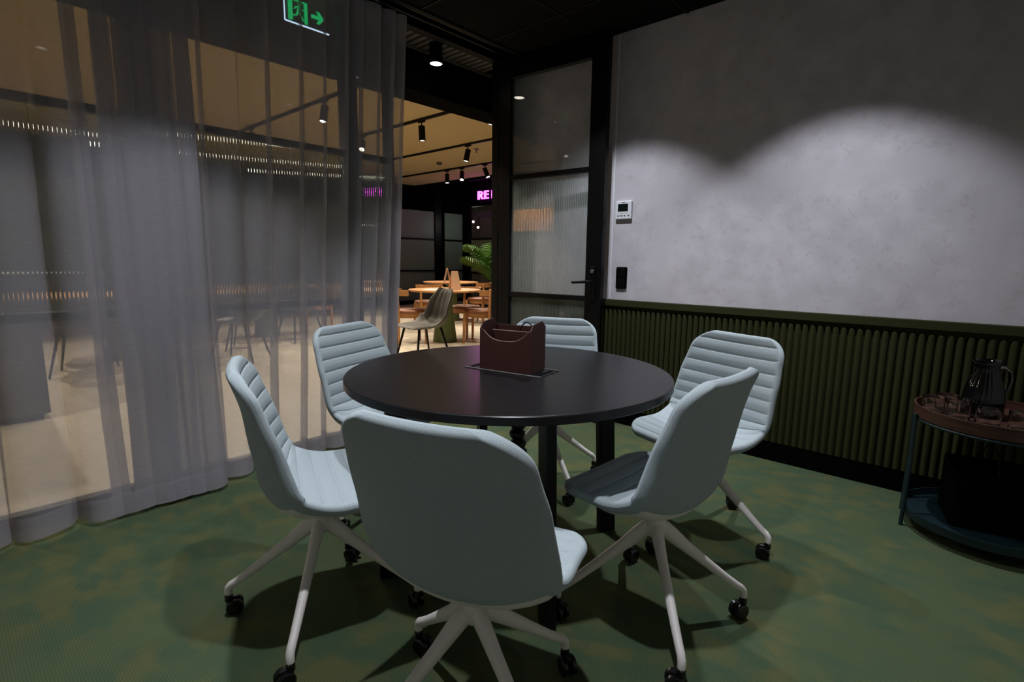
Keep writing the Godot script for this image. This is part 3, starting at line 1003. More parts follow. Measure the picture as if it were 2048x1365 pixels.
# ------------------------------------------------------------------ drinks trolley
func build_trolley() -> void:
	var c := Vector3(2.925, 0, 0.10)
	var t := thing("drinks_trolley", "round two tier drinks trolley with walnut tray and teal frame", "trolley", c)
	var st := stool()
	lathe(st, [Vector2(0, 0.500), Vector2(0.280, 0.500), Vector2(0.285, 0.503), Vector2(0.287, 0.552), Vector2(0.279, 0.552), Vector2(0.277, 0.514), Vector2(0, 0.514)], Vector3.ZERO, 72)
	part("upper_tray", st, M.walnut, t)
	st = stool()
	lathe(st, [Vector2(0, 0.052), Vector2(0.272, 0.052), Vector2(0.283, 0.056), Vector2(0.287, 0.092), Vector2(0.283, 0.092), Vector2(0.279, 0.060), Vector2(0, 0.058)], Vector3.ZERO, 72)
	part("lower_tray", st, M.teal_metal, t)
	for a in [246.0, 284.0, 115.0, 66.0]:
		var d := Vector3(cos(deg_to_rad(a)), 0, sin(deg_to_rad(a)))
		st = stool()
		tube(st, [d * 0.297 + Vector3(0, 0.0, 0), d * 0.289 + Vector3(0, 0.30, 0), d * 0.291 + Vector3(0, 0.515, 0)], [0.008, 0.008, 0.008], 12)
		part("leg", st, M.teal_metal, t)
	st = stool()
	var ring := []
	for i in 49:
		var a := TAU * i / 48.0
		ring.append(Vector3(cos(a) * 0.279, 0.492, sin(a) * 0.279))
	tube(st, ring, ring.map(func(_p): return 0.007), 8, false)
	part("frame_ring", st, M.teal_metal, t)
	# tumblers on the tray
	var g := thing("glass_tumbler", "", "glass", Vector3.ZERO, 0.0, "clear tumblers on the walnut tray")
	g.set_meta("base", "glass_tumbler")
	st = stool()
	lathe(st, [Vector2(0.0, 0.0), Vector2(0.028, 0.0), Vector2(0.034, 0.0015), Vector2(0.0375, 0.005), Vector2(0.039, 0.012), Vector2(0.0398, 0.03), Vector2(0.0402, 0.05), Vector2(0.0402, 0.0655), Vector2(0.0398, 0.0668), Vector2(0.0390, 0.0672), Vector2(0.0382, 0.0668), Vector2(0.0378, 0.0655), Vector2(0.0378, 0.05), Vector2(0.0374, 0.03), Vector2(0.0362, 0.014), Vector2(0.033, 0.0095), Vector2(0.028, 0.0085), Vector2(0.0, 0.0085)], Vector3.ZERO, 40, true)
	part("bowl", st, M.tumbler_glass, g).scale.y = 1.2
	var spots := [[Vector2(2.848, -0.115), "clear glass tumbler at the tray end farthest from the jug"], [Vector2(2.932, -0.075), "clear glass tumbler closest to the battens behind the jug's tray side"], [Vector2(2.805, -0.030), "clear glass tumbler in the middle of the tray's front row"], [Vector2(2.757, 0.060), "clear glass tumbler by the tray rim just below the jug"], [Vector2(2.770, 0.158), "clear glass tumbler cut off by the photo's edge"]]
	for i in spots.size():
		var at := Vector3(spots[i][0].x, 0.5145, spots[i][0].y)
		var o: Node3D = g if i == 0 else dup(g, spots[i][1], at, 0.7 * i)
		o.position = at
		o.set_meta("label", spots[i][1])
	# ribbed dark jug with flared collar and handle
	var j := thing("water_jug", "dark green ribbed glass jug with flared rim on the trolley", "jug", Vector3(2.955, 0.5145, 0.04), deg_to_rad(-50.0))
	st = stool()
	var prof := [Vector2(0, 0.0), Vector2(0.05688, 0.0), Vector2(0.06557, 0.006), Vector2(0.07031, 0.03), Vector2(0.06952, 0.08), Vector2(0.0632, 0.125), Vector2(0.05135, 0.165), Vector2(0.04108, 0.19), Vector2(0.03713, 0.205), Vector2(0.04108, 0.225), Vector2(0.0474, 0.245)]
	var inn := [Vector2(0.04464, 0.245), Vector2(0.03832, 0.225), Vector2(0.03436, 0.205), Vector2(0.03832, 0.19), Vector2(0.04859, 0.165), Vector2(0.06044, 0.125), Vector2(0.06676, 0.08), Vector2(0.06755, 0.03), Vector2(0.06241, 0.012), Vector2(0, 0.010)]
	var all := prof + inn
	st.set_smooth_group(1)
	var seg := 96
	for i in all.size() - 1:
		var p: Vector2 = all[i]; var q: Vector2 = all[i + 1]
		for k in seg:
			var vs := []
			for e in [[p, k, i], [q, k, i + 1], [q, k + 1, i + 1], [p, k + 1, i]]:
				var a: float = TAU * e[1] / seg
				var r: float = e[0].x
				var yy: float = e[0].y
				if e[2] > 2 and e[2] < 9: r += 0.0016 * cos(a * 24.0)
				var spout := maxf(0.0, cos(a - PI)) if yy > 0.21 else 0.0
				r += 0.016 * pow(spout, 6.0) * (yy - 0.2) / 0.045
				vs.append(Vector3(r * cos(a), yy, r * sin(a)))
			if p.x < 1e-6: tri(st, vs[0], vs[1], vs[2])
			elif q.x < 1e-6: tri(st, vs[0], vs[1], vs[3])
			else: quad(st, vs[0], vs[1], vs[2], vs[3])
	part("body", st, M.dark_glass, j)
	st = stool()
	tube(st, [Vector3(0.040, 0.212, 0), Vector3(0.068, 0.214, 0), Vector3(0.094, 0.195, 0), Vector3(0.102, 0.158, 0), Vector3(0.094, 0.118, 0), Vector3(0.067, 0.095, 0)], [0.008, 0.008, 0.0085, 0.0085, 0.008, 0.007], 12)
	part("handle", st, M.dark_glass, j)
	# dark bin standing on the lower tray
	var b := thing("black_bucket", "black square bucket standing on the trolley's lower tray", "bucket", Vector3(2.955, 0.0585, 0.095), deg_to_rad(12.0))
	st = stool()
	var o1 := rounded_rect(0.27, 0.27, 0.03)
	var wall := o1.duplicate()
	prism(st, o1, 0.006, Transform3D(Basis(Vector3.RIGHT, Vector3(0, 0, -1), Vector3.UP), Vector3.ZERO))
	for i in wall.size():
		var p := wall[i]; var q := wall[(i + 1) % wall.size()]
		var a0 := Vector3(p.x, 0.0, -p.y); var b0 := Vector3(q.x, 0.0, -q.y)
		var up := Vector3(0, 0.24, 0)
		var ia := Vector3(p.x * 0.96, 0.0, -p.y * 0.96); var ib := Vector3(q.x * 0.96, 0.0, -q.y * 0.96)
		quad(st, a0, b0, b0 + up, a0 + up)
		quad(st, ib, ia, ia + up, ib + up)
		quad(st, a0 + up, b0 + up, ib + up, ia + up)
	part("tub", st, M.black_matte, b)
	st = stool()
	var bail := []
	for i in 17:
		var a := PI * i / 16.0
		bail.append(Vector3(-0.128 * cos(a), 0.24 + 0.10 * sin(a), 0.0))
	tube(st, bail, bail.map(func(_p): return 0.003), 8)
	part("handle", st, M.black_metal, b)

# ------------------------------------------------------------------ the lounge outside
const OUT_C := Color(1.0, 0.93, 0.83)
const OUT_E := 3.6

func track_light(label: String, at: Vector3, tilt: Vector3, energy: float, y_track: float) -> void:
	var o := thing("track_spotlight", label, "spotlight", Vector3(at.x, y_track, at.z), 0.0, "black track spotlights of the lounge")
	var d := tilt.normalized()
	var st := stool()
	box(st, Vector3(0, -0.012, 0), Vector3(0.032, 0.024, 0.12), 0.003)
	part("adapter", st, M.black_metal, o)
	st = stool()
	tube(st, [Vector3(0, -0.02, 0), Vector3(0, -0.085, 0)], [0.008, 0.008], 10)
	part("stem", st, M.black_metal, o)
	var side := d.cross(Vector3.RIGHT).normalized()
	var b := Basis(side.cross(-d).normalized(), -d, side)
	st = stool()
	var tf := Transform3D(b, Vector3(0, -0.085, 0) + d * 0.02)
	lathe(st, [Vector2(0.0, -0.135), Vector2(0.038, -0.135), Vector2(0.038, -0.150), Vector2(0.044, -0.150), Vector2(0.044, 0.035), Vector2(0.040, 0.040), Vector2(0.0, 0.040)], Vector3.ZERO, 24, false, tf)
	part("housing", st, M.black_metal, o)
	st = stool()
	lathe(st, [Vector2(0.0, -0.142), Vector2(0.036, -0.142), Vector2(0.036, -0.1355), Vector2(0.0, -0.1355)], Vector3.ZERO, 20, false, tf)
	part("lamp_lens", st, M.lamp_white, o)
	spot(o, tf * Vector3(0, -0.158, 0), d, 48.0, energy, OUT_C, 0.035, 0.5)

func ceiling_track(label: String, x: float, z0: float, z1: float, y: float) -> void:
	var st := stool()
	box(st, Vector3(x, y + 0.016, (z0 + z1) * 0.5), Vector3(0.036, 0.032, z1 - z0), 0.003)
	lone("light_track", st, M.black_metal, label, "light track", "lighting tracks on the tan ceiling")

func build_lounge() -> void:
	var st := stool()
	box(st, Vector3(3.5, -0.05, -8.9), Vector3(19.0, 0.1, 11.8))
	lone("floor", st, M.outer_floor, "pale beige polished floor of the lounge outside", "floor", "", "structure")
	st = stool()
	box(st, Vector3(1.3, 3.05, -7.35), Vector3(14.4, 0.1, 7.7))
	lone("ceiling", st, M.outer_ceiling, "tan ceiling panel over the lounge outside", "ceiling", "", "structure")
	st = stool()
	box(st, Vector3(10.75, 3.30, -7.35), Vector3(4.5, 0.1, 8.7))
	lone("ceiling", st, M.ceiling_black, "black ceiling above the reception sign", "ceiling", "", "structure")
	# beyond the tan panel: a black drop
	st = stool()
	box(st, Vector3(8.56, 3.15, -7.35), Vector3(0.12, 0.40, 7.7))
	lone("beam", st, M.black_matte, "black edge beam where the tan ceiling ends", "beam", "", "structure")
	# ribbed metal strip ceiling along the partition, then a black bulkhead
	var sc := thing("ceiling", "grey slatted metal ceiling strip just outside the partition", "ceiling", Vector3.ZERO, 0.0, "", "structure")
	st = stool()
	box(st, Vector3(1.3, 2.76, -3.12), Vector3(6.2, 0.06, 0.30))
	part("backing", st, M.ceiling_black, sc)
	for i in 74:
		st = stool()
		box(st, Vector3(-1.2 + 0.06 * i, 2.668, -3.115), Vector3(0.036, 0.02, 0.255), 0.003)
		part("slat", st, M.metal_grey, sc)
	for z in [-3.0, -3.235]:
		st = stool()
		box(st, Vector3(1.0, 2.66, z), Vector3(4.6, 0.03, 0.018), 0.002)
		part("edge_bar", st, M.metal_grey, sc)
	st = stool()
	box(st, Vector3(3.5, 2.725, -3.375), Vector3(19.0, 0.71, 0.25))
	lone("beam", st, M.black_matte, "black bulkhead beam running outside the glass partition", "beam", "", "structure")
	# room's outer closing walls
	st = stool()
	box(st, Vector3(-6.05, 1.7, -8.0), Vector3(0.1, 3.6, 10.2))
	lone("wall_west", st, M.dark_grey, "plain grey end wall of the lounge", "wall", "", "structure")
	st = stool()
	box(st, Vector3(8.2, 1.7, -2.9), Vector3(9.7, 3.6, 0.1))
	lone("wall_south", st, M.black_matte, "black wall beside the meeting room", "wall", "", "structure")
	st = stool()
	box(st, Vector3(-3.4, 1.7, -2.9), Vector3(5.4, 3.6, 0.1))
	lone("wall_south", st, M.black_matte, "black wall on the other side of the meeting room", "wall", "", "structure")
	build_far_glazing()
	build_added_timber_panel()
	# round downlights under the metal strip
	for q in [[2.57, "seen in the open doorway"]]:
		var dl := thing("surface_downlight", "black cylinder downlight under the metal strip, " + q[1], "downlight", Vector3(q[0], 2.658, -3.07), 0.0, "surface downlights outside the partition")
		st = stool()
		lathe(st, [Vector2(0.0, -0.125), Vector2(0.042, -0.125), Vector2(0.042, -0.135), Vector2(0.047, -0.135), Vector2(0.047, 0.0), Vector2(0.0, 0.0)], Vector3.ZERO, 32)
		part("housing", st, M.black_metal, dl)
		st = stool()
		lathe(st, [Vector2(0.0, -0.1335), Vector2(0.0415, -0.1335), Vector2(0.0415, -0.126), Vector2(0.0, -0.126)], Vector3.ZERO, 28)
		part("lamp_lens", st, M.lamp_white, dl)
		spot(dl, Vector3(0, -0.148, 0), Vector3.DOWN, 40.0, 1.6, Color(1.0, 0.95, 0.88), 0.04, 0.4)
	# tracks
	ceiling_track("black light track nearest the doorway on the tan ceiling", 4.59, -7.4, -4.2, 2.968)
	ceiling_track("black light track across the middle of the tan ceiling", 6.0, -10.6, -4.6, 2.968)
	ceiling_track("black light track at the far edge of the tan ceiling", 7.38, -10.8, -4.6, 2.968)
	ceiling_track("black light track seen through the spread curtain", 3.30, -9.8, -4.2, 2.968)
	ceiling_track("black light track behind the gathered curtain", 0.6, -9.6, -6.6, 2.968)
	ceiling_track("short black light track past the curtain end", -0.9, -5.2, -4.0, 2.968)
	ceiling_track("black light track over the lounge's far side", -2.2, -6.2, -4.2, 2.968)
	ceiling_track("black light track added out of view for the lamp on the timber panel", -3.05, -8.2, -5.6, 2.968)  # added only to carry the lamp that brightens the panel
	var sp := [
		[4.59, -5.79, Vector3(0.05, -1, 0.0), 1.0, "beside the curtain edge under the bulkhead"],
		[7.38, -8.5, Vector3(-0.1, -1, 0.12), 1.0, "first of three on the far track"],
		[7.38, -8.05, Vector3(-0.35, -1, 0.35), 1.0, "middle one of three on the far track, glowing at the viewer"],
		[7.38, -7.4, Vector3(0.1, -1, 0.45), 1.0, "last of three on the far track next to the door frame"],
		[3.30, -5.95, Vector3(-0.25, -1, 0.12), 1.0, "hanging in the spread curtain's view"],
		[3.30, -8.0, Vector3(-0.55, -1, 0.75), 1.0, "deep behind the spread curtain"],
		[6.0, -6.4, Vector3(-0.2, -1, -0.1), 0.8, "hidden above the door head on the middle track"],
		[6.0, -9.6, Vector3(-0.7, -1, 0.75), 0.8, "at the far end of the middle track"],
		[4.59, -7.2, Vector3(-0.6, -1, 0.65), 0.8, "at the far end of the doorway track"],
		[0.6, -9.3, Vector3(-0.1, -1, 0.9), 0.8, "at the far end of the track behind the gathered curtain"],
		[3.30, -9.5, Vector3(-0.35, -1, 0.85), 0.8, "at the far end of the track behind the spread curtain"],
		[-0.9, -4.5, Vector3(0.45, -1, 0.25), 1.2, "close beyond the curtain's far end"],
		[0.6, -7.6, Vector3(0.0, -1, 0.75), 1.0, "far behind the gathered curtain"],
		[-2.2, -5.2, Vector3(-0.1, -1, 0.0), 1.0, "over the lounge side past the curtain"],
		[-3.05, -6.85, Vector3(-0.9, -1, 0.0), 2.0, "added out of view to brighten the mirrored timber panel"],  # extra lamp, added so the panel shows up in the door reflection
		[4.59, -4.5, Vector3(-0.1, -1, 0.15), 1.0, "nearest the doorway head"],
	]
	for q in sp:
		track_light("black cylindrical track spotlight " + q[4], Vector3(q[0], 0, q[1]), q[2], OUT_E * q[3], 2.968)
	# smoke detector and sprinkler
	st = stool()
	lathe(st, [Vector2(0.0, -0.05), Vector2(0.03, -0.05), Vector2(0.045, -0.035), Vector2(0.055, -0.02), Vector2(0.055, 0.0), Vector2(0.0, 0.0)], Vector3.ZERO, 24)
	lone("smoke_detector", st, M.dark_grey, "round dark smoke detector on the tan ceiling", "detector").position = Vector3(6.80, 3.0, -8.06)
	var spk := thing("sprinkler", "small ceiling sprinkler head on the tan ceiling", "sprinkler", Vector3(6.39, 3.0, -6.61))
	st = stool()
	lathe(st, [Vector2(0.0, -0.01), Vector2(0.04, -0.01), Vector2(0.045, 0.0), Vector2(0.0, 0.0)], Vector3.ZERO, 20)
	part("rose", st, M.metal_grey, spk)
	st = stool()
	tube(st, [Vector3(0, -0.005, 0), Vector3(0, -0.06, 0)], [0.010, 0.008], 10)
	lathe(st, [Vector2(0.0, -0.066), Vector2(0.02, -0.064), Vector2(0.02, -0.060), Vector2(0.0, -0.058)], Vector3.ZERO, 14)
	part("deflector", st, M.metal_grey, spk)
	build_exit_sign()
	build_sign()
	build_lounge_furniture()
	build_palm()

func build_far_glazing() -> void:
	var w := thing("window_2", "black framed frosted glass partition at the lounge's far side", "window", Vector3.ZERO, 0.0, "", "structure")
	var st := stool()
	box(st, Vector3(3.0, 1.7, -11.3), Vector3(18.2, 3.6, 0.1))
	part("back_board", st, M.black_matte, w)
	var xs := [-5.0, -3.2, -1.4, 0.4, 2.2, 4.0, 5.8, 7.55, 9.30, 10.3]
	for i in xs.size() - 1:
		var x0: float = xs[i] + 0.06
		var x1: float = xs[i + 1] - (0.16 if i < 8 else 0.02)
		if i == 8: x0 = 9.50
		for r in [[0.10, 0.84], [0.88, 1.66], [1.70, 2.40]]:
			st = stool()
			box(st, Vector3((x0 + x1) * 0.5, (r[0] + r[1]) * 0.5, -11.06), Vector3(x1 - x0, r[1] - r[0], 0.012))
			part("frosted_pane", st, M.frosted, w)
		for y in [0.86, 1.68]:
			st = stool()
			box(st, Vector3((x0 + x1) * 0.5, y, -11.05), Vector3(x1 - x0, 0.04, 0.05), 0.003)
			part("glazing_bar", st, M.black_metal, w)
	for x in xs:
		st = stool()
		box(st, Vector3(x - 0.05, 1.7, -11.05), Vector3(0.22, 3.4, 0.08), 0.004)
		part("post", st, M.black_metal, w)
	st = stool()
	box(st, Vector3(3.0, 2.95, -11.08), Vector3(18.0, 1.08, 0.10))
	part("head_panel", st, M.black_matte, w)
	st = stool()
	box(st, Vector3(3.0, 0.05, -11.06), Vector3(18.0, 0.1, 0.08))
	part("bottom_rail", st, M.black_metal, w)
	# the partition under the reception sign
	var v := thing("window_3", "black framed glass front under the pink lettered sign", "window", Vector3.ZERO, 0.0, "", "structure")
	st = stool()
	box(st, Vector3(12.0, 1.7, -7.0), Vector3(0.1, 3.6, 8.6))
	part("inner_wall", st, M.dark_grey, v)
	for z in [-9.62, -8.3, -7.0, -5.7]:
		st = stool()
		box(st, Vector3(9.1, 1.26, z), Vector3(0.08, 2.52, 0.07), 0.004)
		part("post", st, M.black_metal, v)
	for i in 3:
		var z0: float = [-9.585, -8.265, -6.965][i]
		var z1: float = [-8.335, -7.035, -5.735][i]
		for y in [0.05, 0.84, 1.66, 2.46]:
			st = stool()
			box(st, Vector3(9.1, y, (z0 + z1) * 0.5), Vector3(0.06, 0.045, z1 - z0), 0.003)
			part("glazing_bar", st, M.black_metal, v)
		for r in [[0.08, 0.815], [1.685, 2.435]]:
			st = stool()
			box(st, Vector3(9.1, (r[0] + r[1]) * 0.5, (z0 + z1) * 0.5), Vector3(0.01, r[1] - r[0], z1 - z0))
			part("clear_pane", st, M.clear_glass, v)
		st = stool()
		box(st, Vector3(9.1, 1.25, (z0 + z1) * 0.5), Vector3(0.01, 0.775, z1 - z0))
		part("frosted_pane", st, M.frosted, v)
	# two small lamps seen through the upper pane
	for q in [[9.75, 2.15, -10.2, "upper"], [9.75, 2.0, -10.02, "lower"]]:
		var o := thing("pendant_lamp", "small glowing %s pendant dot in the dark office behind the sign" % q[3], "pendant lamp", Vector3(q[0], q[1], q[2]), 0.0, "pendant dots behind the sign")
		st = stool()
		lathe(st, [Vector2(0.0, -0.03), Vector2(0.02, -0.024), Vector2(0.03, 0.0), Vector2(0.02, 0.024), Vector2(0.0, 0.03)], Vector3.ZERO, 16, true)
		part("lamp_globe", st, M.lamp_white, o)
		st = stool()
		tube(st, [Vector3(0, 0.028, 0), Vector3(0, 3.25 - q[1], 0)], [0.004, 0.004], 8)
		part("cord", st, M.black_matte, o)
		var l := OmniLight3D.new()
		l.name = "glow"
		l.light_energy = 0.05
		l.light_size = 0.02
		l.omni_range = 20.0
		l.shadow_enabled = true
		o.add_child(l)

func build_added_timber_panel() -> void:
	# unseen timber panel, added to give the warm reflection in the ribbed door pane
	var p := thing("added_timber_panel", "slatted timber panel added for the warm door reflection, out of view on the lounge's end wall", "wall panel", Vector3(-4.0, 1.83, -6.9))
	var st := stool()
	box(st, Vector3(-0.03, 0.25, 0), Vector3(0.05, 0.50, 1.9), 0.002)
	part("backing", st, M.warm_panel, p)
	for i in 24:
		st = stool()
		box(st, Vector3(0.015, 0.25, -0.90 + 0.078 * i), Vector3(0.04, 0.50, 0.05), 0.004)
		part("slat", st, M.oak, p)
	st = stool()
	box(st, Vector3(-0.13, -0.165, 0), Vector3(0.14, 3.33, 2.4))
	lone("wall_end", st, M.dark_grey, "dark grey pier wall carrying the added timber panel", "wall", "", "structure").position = p.position

func build_exit_sign() -> void:
	var o := thing("exit_sign", "green running man exit sign with arrow on a clear hanging plate", "exit sign", Vector3(1.665, 2.505, -3.16))
	# local x along the plate, y up from its lower edge, faces +z
	var st := stool()
	box(st, Vector3(0, 0.075, 0), Vector3(0.27, 0.15, 0.008))
	part("clear_plate", st, M.clear_glass, o)
	st = stool()
	box(st, Vector3(0, 0.0, 0), Vector3(0.272, 0.006, 0.010), 0.001)
	part("sign_edge_light", st, M.sign_edge, o)
	st = stool()
	box(st, Vector3(-0.138, 0.075, 0), Vector3(0.004, 0.15, 0.010), 0.001)
	part("sign_edge_light", st, M.sign_edge, o)
	st = stool()
	box(st, Vector3(0, 0.157, 0), Vector3(0.29, 0.016, 0.04), 0.002)
	part("ceiling_bar", st, M.metal_grey, o)
	# doorway pictogram
	st = stool()
	box(st, Vector3(-0.106, 0.070, 0.006), Vector3(0.026, 0.118, 0.003))
	box(st, Vector3(-0.012, 0.066, 0.006), Vector3(0.020, 0.110, 0.003))
	box(st, Vector3(-0.058, 0.123, 0.006), Vector3(0.112, 0.008, 0.003))
	part("sign_doorway", st, M.sign_green, o)
	# runner
	st = stool()
	var head := PackedVector2Array()
	for i in 14: head.append(Vector2(-0.049 + 0.0085 * cos(TAU * i / 14), 0.106 + 0.0085 * sin(TAU * i / 14)))
	prism(st, head, 0.003, Transform3D(Basis(), Vector3(0, 0, 0.0045)))
	for limb in [[-0.052, 0.096, -0.060, 0.062, 0.013], [-0.052, 0.094, -0.036, 0.080, 0.007], [-0.036, 0.080, -0.026, 0.084, 0.006], [-0.056, 0.092, -0.074, 0.088, 0.007], [-0.074, 0.088, -0.082, 0.074, 0.006], [-0.058, 0.064, -0.040, 0.050, 0.010], [-0.040, 0.050, -0.030, 0.022, 0.008], [-0.062, 0.064, -0.070, 0.044, 0.010], [-0.070, 0.044, -0.090, 0.040, 0.007]]:
		var a := Vector2(limb[0], limb[1]); var b := Vector2(limb[2], limb[3])
		var n: Vector2 = (b - a).normalized().orthogonal() * limb[4] * 0.5
		prism(st, PackedVector2Array([a + n, a - n, b - n, b + n]), 0.003, Transform3D(Basis(), Vector3(0, 0, 0.0045)))
	part("sign_runner", st, M.sign_green, o)
	st = stool()
	prism(st, PackedVector2Array([Vector2(0.022, 0.060), Vector2(0.070, 0.060), Vector2(0.052, 0.036), Vector2(0.072, 0.036), Vector2(0.102, 0.070), Vector2(0.072, 0.104), Vector2(0.052, 0.104), Vector2(0.070, 0.080), Vector2(0.022, 0.080)]), 0.003, Transform3D(Basis(), Vector3(0, 0, 0.0045)))
	part("sign_arrow", st, M.sign_green, o)

func build_sign() -> void:
	var o := thing("neon_sign", "glowing pink capital letters on a black fascia", "sign", Vector3(9.0, 2.50, -7.6), -PI * 0.5)
	# local x runs along world +z, local z looks back to the room
	var st := stool()
	box(st, Vector3(0, 0.27, -0.10), Vector3(4.2, 0.56, 0.16), 0.004)
	part("fascia", st, M.black_matte, o)
	var tm := TextMesh.new()
	var f := SystemFont.new()
	f.font_names = PackedStringArray(["Droid Sans"])
	f.font_weight = 700
	tm.font = f
	tm.text = "RE"
	tm.font_size = 32
	tm.pixel_size = 0.0082
	tm.depth = 0.03
	tm.horizontal_alignment = HORIZONTAL_ALIGNMENT_LEFT
	tm.vertical_alignment = VERTICAL_ALIGNMENT_CENTER
	var mi := part_mesh("neon_letters", tm, M.neon_pink, o, Vector3(-1.69, 0.176, 0.0))
	mi.scale = Vector3(1.32, 1.0, 1.0)
	st = stool()
	box(st, Vector3(-1.175, 0.176, 0.0), Vector3(0.045, 0.186, 0.03), 0.004)
	part("neon_letters", st, M.neon_pink, o)
	for x in [-1.55, -1.2]:
		var l := OmniLight3D.new()
		l.name = "pink_glow" if x < -1.3 else "pink_glow_end"
		l.light_color = Color(0.93, 0.33, 0.90)
		l.light_energy = 0.08
		l.light_size = 0.02
		l.omni_range = 20.0
		l.shadow_enabled = true
		o.add_child(l)
		l.position = Vector3(x, 0.176, 0.05)

func wooden_chair() -> Node3D:
	var o := thing("wooden_chair", "", "chair", Vector3.ZERO, 0.0, "oak chairs of the lounge")
	o.set_meta("base", "wooden_chair")
	# faces +z
	var st := stool()
	lathe(st, [Vector2(0.0, 0.425), Vector2(0.215, 0.425), Vector2(0.232, 0.435), Vector2(0.235, 0.452), Vector2(0.222, 0.468), Vector2(0.0, 0.474)], Vector3.ZERO, 28, true)
	part("seat", st, M.tan_leather, o)
	st = stool()
	lathe(st, [Vector2(0.0, 0.365), Vector2(0.205, 0.365), Vector2(0.208, 0.425), Vector2(0.0, 0.425)], Vector3.ZERO, 28)
	part("seat_frame", st, M.oak, o)
	for s in [-1, 1]:
		st = stool()
		tube(st, [Vector3(s * 0.185, 0, 0.185), Vector3(s * 0.180, 0.30, 0.178), Vector3(s * 0.175, 0.430, 0.172)], [0.016, 0.020, 0.019], 12)
		part("leg", st, M.oak, o)
		st = stool()
		tube(st, [Vector3(s * 0.185, 0, -0.195), Vector3(s * 0.185, 0.44, -0.190), Vector3(s * 0.190, 0.72, -0.205)], [0.016, 0.021, 0.016], 12)
		part("leg", st, M.oak, o)
	st = stool()
	st.set_smooth_group(1)
	var n := 16
	var ring := []
	for i in n + 1:
		var a := deg_to_rad(-68.0 + 136.0 * i / n)
		var d := Vector3(sin(a), 0, -cos(a))
		ring.append([d * 0.255 + Vector3(0, 0.665, 0.03), d * 0.255 + Vector3(0, 0.745, 0.03), d * 0.228 + Vector3(0, 0.745, 0.03), d * 0.228 + Vector3(0, 0.665, 0.03)])
	for i in n:
		for k in 4:
			st.set_smooth_group(k + 1)
			quad(st, ring[i][k], ring[i][(k + 1) % 4], ring[i + 1][(k + 1) % 4], ring[i + 1][k])
	st.set_smooth_group(-1)
	quad(st, ring[0][3], ring[0][2], ring[0][1], ring[0][0])
	quad(st, ring[n][0], ring[n][1], ring[n][2], ring[n][3])
	part("backrest", st, M.oak, o)
	return o

func grey_chair() -> Node3D:
	var o := thing("grey_chair", "", "chair", Vector3.ZERO, 0.0, "grey upholstered chairs of the lounge")
	o.set_meta("base", "grey_chair")
	# quilted bucket: rows go from the front lip over the seat and up the back; faces +z
	var keys := [Vector2(0.25, 0.455), Vector2(0.10, 0.450), Vector2(-0.10, 0.445), Vector2(-0.20, 0.50), Vector2(-0.235, 0.62), Vector2(-0.275, 0.75), Vector2(-0.305, 0.84)]
	var cv := Curve2D.new()
	for i in keys.size():
		var tn: Vector2 = (keys[mini(i + 1, keys.size() - 1)] - keys[maxi(i - 1, 0)]) / 6.0
		cv.add_point(keys[i], -tn, tn)
	cv.bake_interval = 0.01
	var L := cv.get_baked_length()
	var rows := 26; var cols := 30
	for side in [1.0, -1.0]:
		var g := []
		for i in rows + 1:
			var s := L * i / rows
			var p := cv.sample_baked(s, true)
			var q := cv.sample_baked(minf(s + 0.01, L), true) - cv.sample_baked(maxf(s - 0.01, 0.0), true)
			var t := q.normalized()
			var nn := Vector2(t.y, -t.x)
			var f := float(i) / rows
			var w := lerp_keys([[0.0, 0.20], [0.1, 0.225], [0.45, 0.235], [0.8, 0.20], [0.95, 0.165], [1.0, 0.12]], f)
			var wing := lerp_keys([[0.0, 0.0], [0.25, 0.02], [0.48, 0.12], [0.75, 0.075], [1.0, 0.03]], f)
			var row := []
			for c in cols + 1:
				var u := -1.0 + 2.0 * c / cols
				var edge := sqrt(maxf(0.0, 1.0 - pow(absf(u), 8.0))) * sqrt(maxf(0.0, 1.0 - pow(absf(2.0 * f - 1.0), 14.0)))
				var rib := 0.008 * (pow(absf(sin(PI * (u + 1.0) * 2.5)), 0.5) - 1.0) if side > 0 else 0.0
				var pp: Vector2 = p + nn * (wing * pow(absf(u), 2.5) + side * 0.020 * edge + rib * edge)
				row.append(Vector3(w * u, pp.y, pp.x))
			g.append(row)
		var st := stool()
		st.set_smooth_group(1)
		for i in rows:
			for c in cols:
				if side > 0: quad(st, g[i][c], g[i][c + 1], g[i + 1][c + 1], g[i + 1][c])
				else: quad(st, g[i][c + 1], g[i][c], g[i + 1][c], g[i + 1][c + 1])
		part("quilted_seat" if side > 0 else "outer_shell", st, M.grey_leatherette, o)
	for sx in [-1, 1]:
		for sz in [-1, 1]:
			var st := stool()
			tube(st, [Vector3(sx * 0.15, 0.44, sz * 0.13 + 0.02), Vector3(sx * 0.235, 0.0, sz * 0.23 + 0.01)], [0.014, 0.009], 10)
			part("leg", st, M.black_metal, o)
	return o

func lounge_table(label: String, at: Vector3, r: float) -> void:
	var t := thing("lounge_table", label, "table", at, 0.0, "oak lounge tables on green cone bases")
	var st := stool()
	lathe(st, [Vector2(0, 0.712), Vector2(r - 0.03, 0.712), Vector2(r, 0.726), Vector2(r, 0.736), Vector2(r - 0.004, 0.74), Vector2(0, 0.74)], Vector3.ZERO, 64)
	part("table_top", st, M.oak, t)
	st = stool()
	lathe(st, [Vector2(0, 0.0), Vector2(0.168, 0.0), Vector2(0.172, 0.006), Vector2(0.085, 0.70), Vector2(0.10, 0.712), Vector2(0, 0.712)], Vector3.ZERO, 40)
	part("cone_base", st, M.cone_green, t)

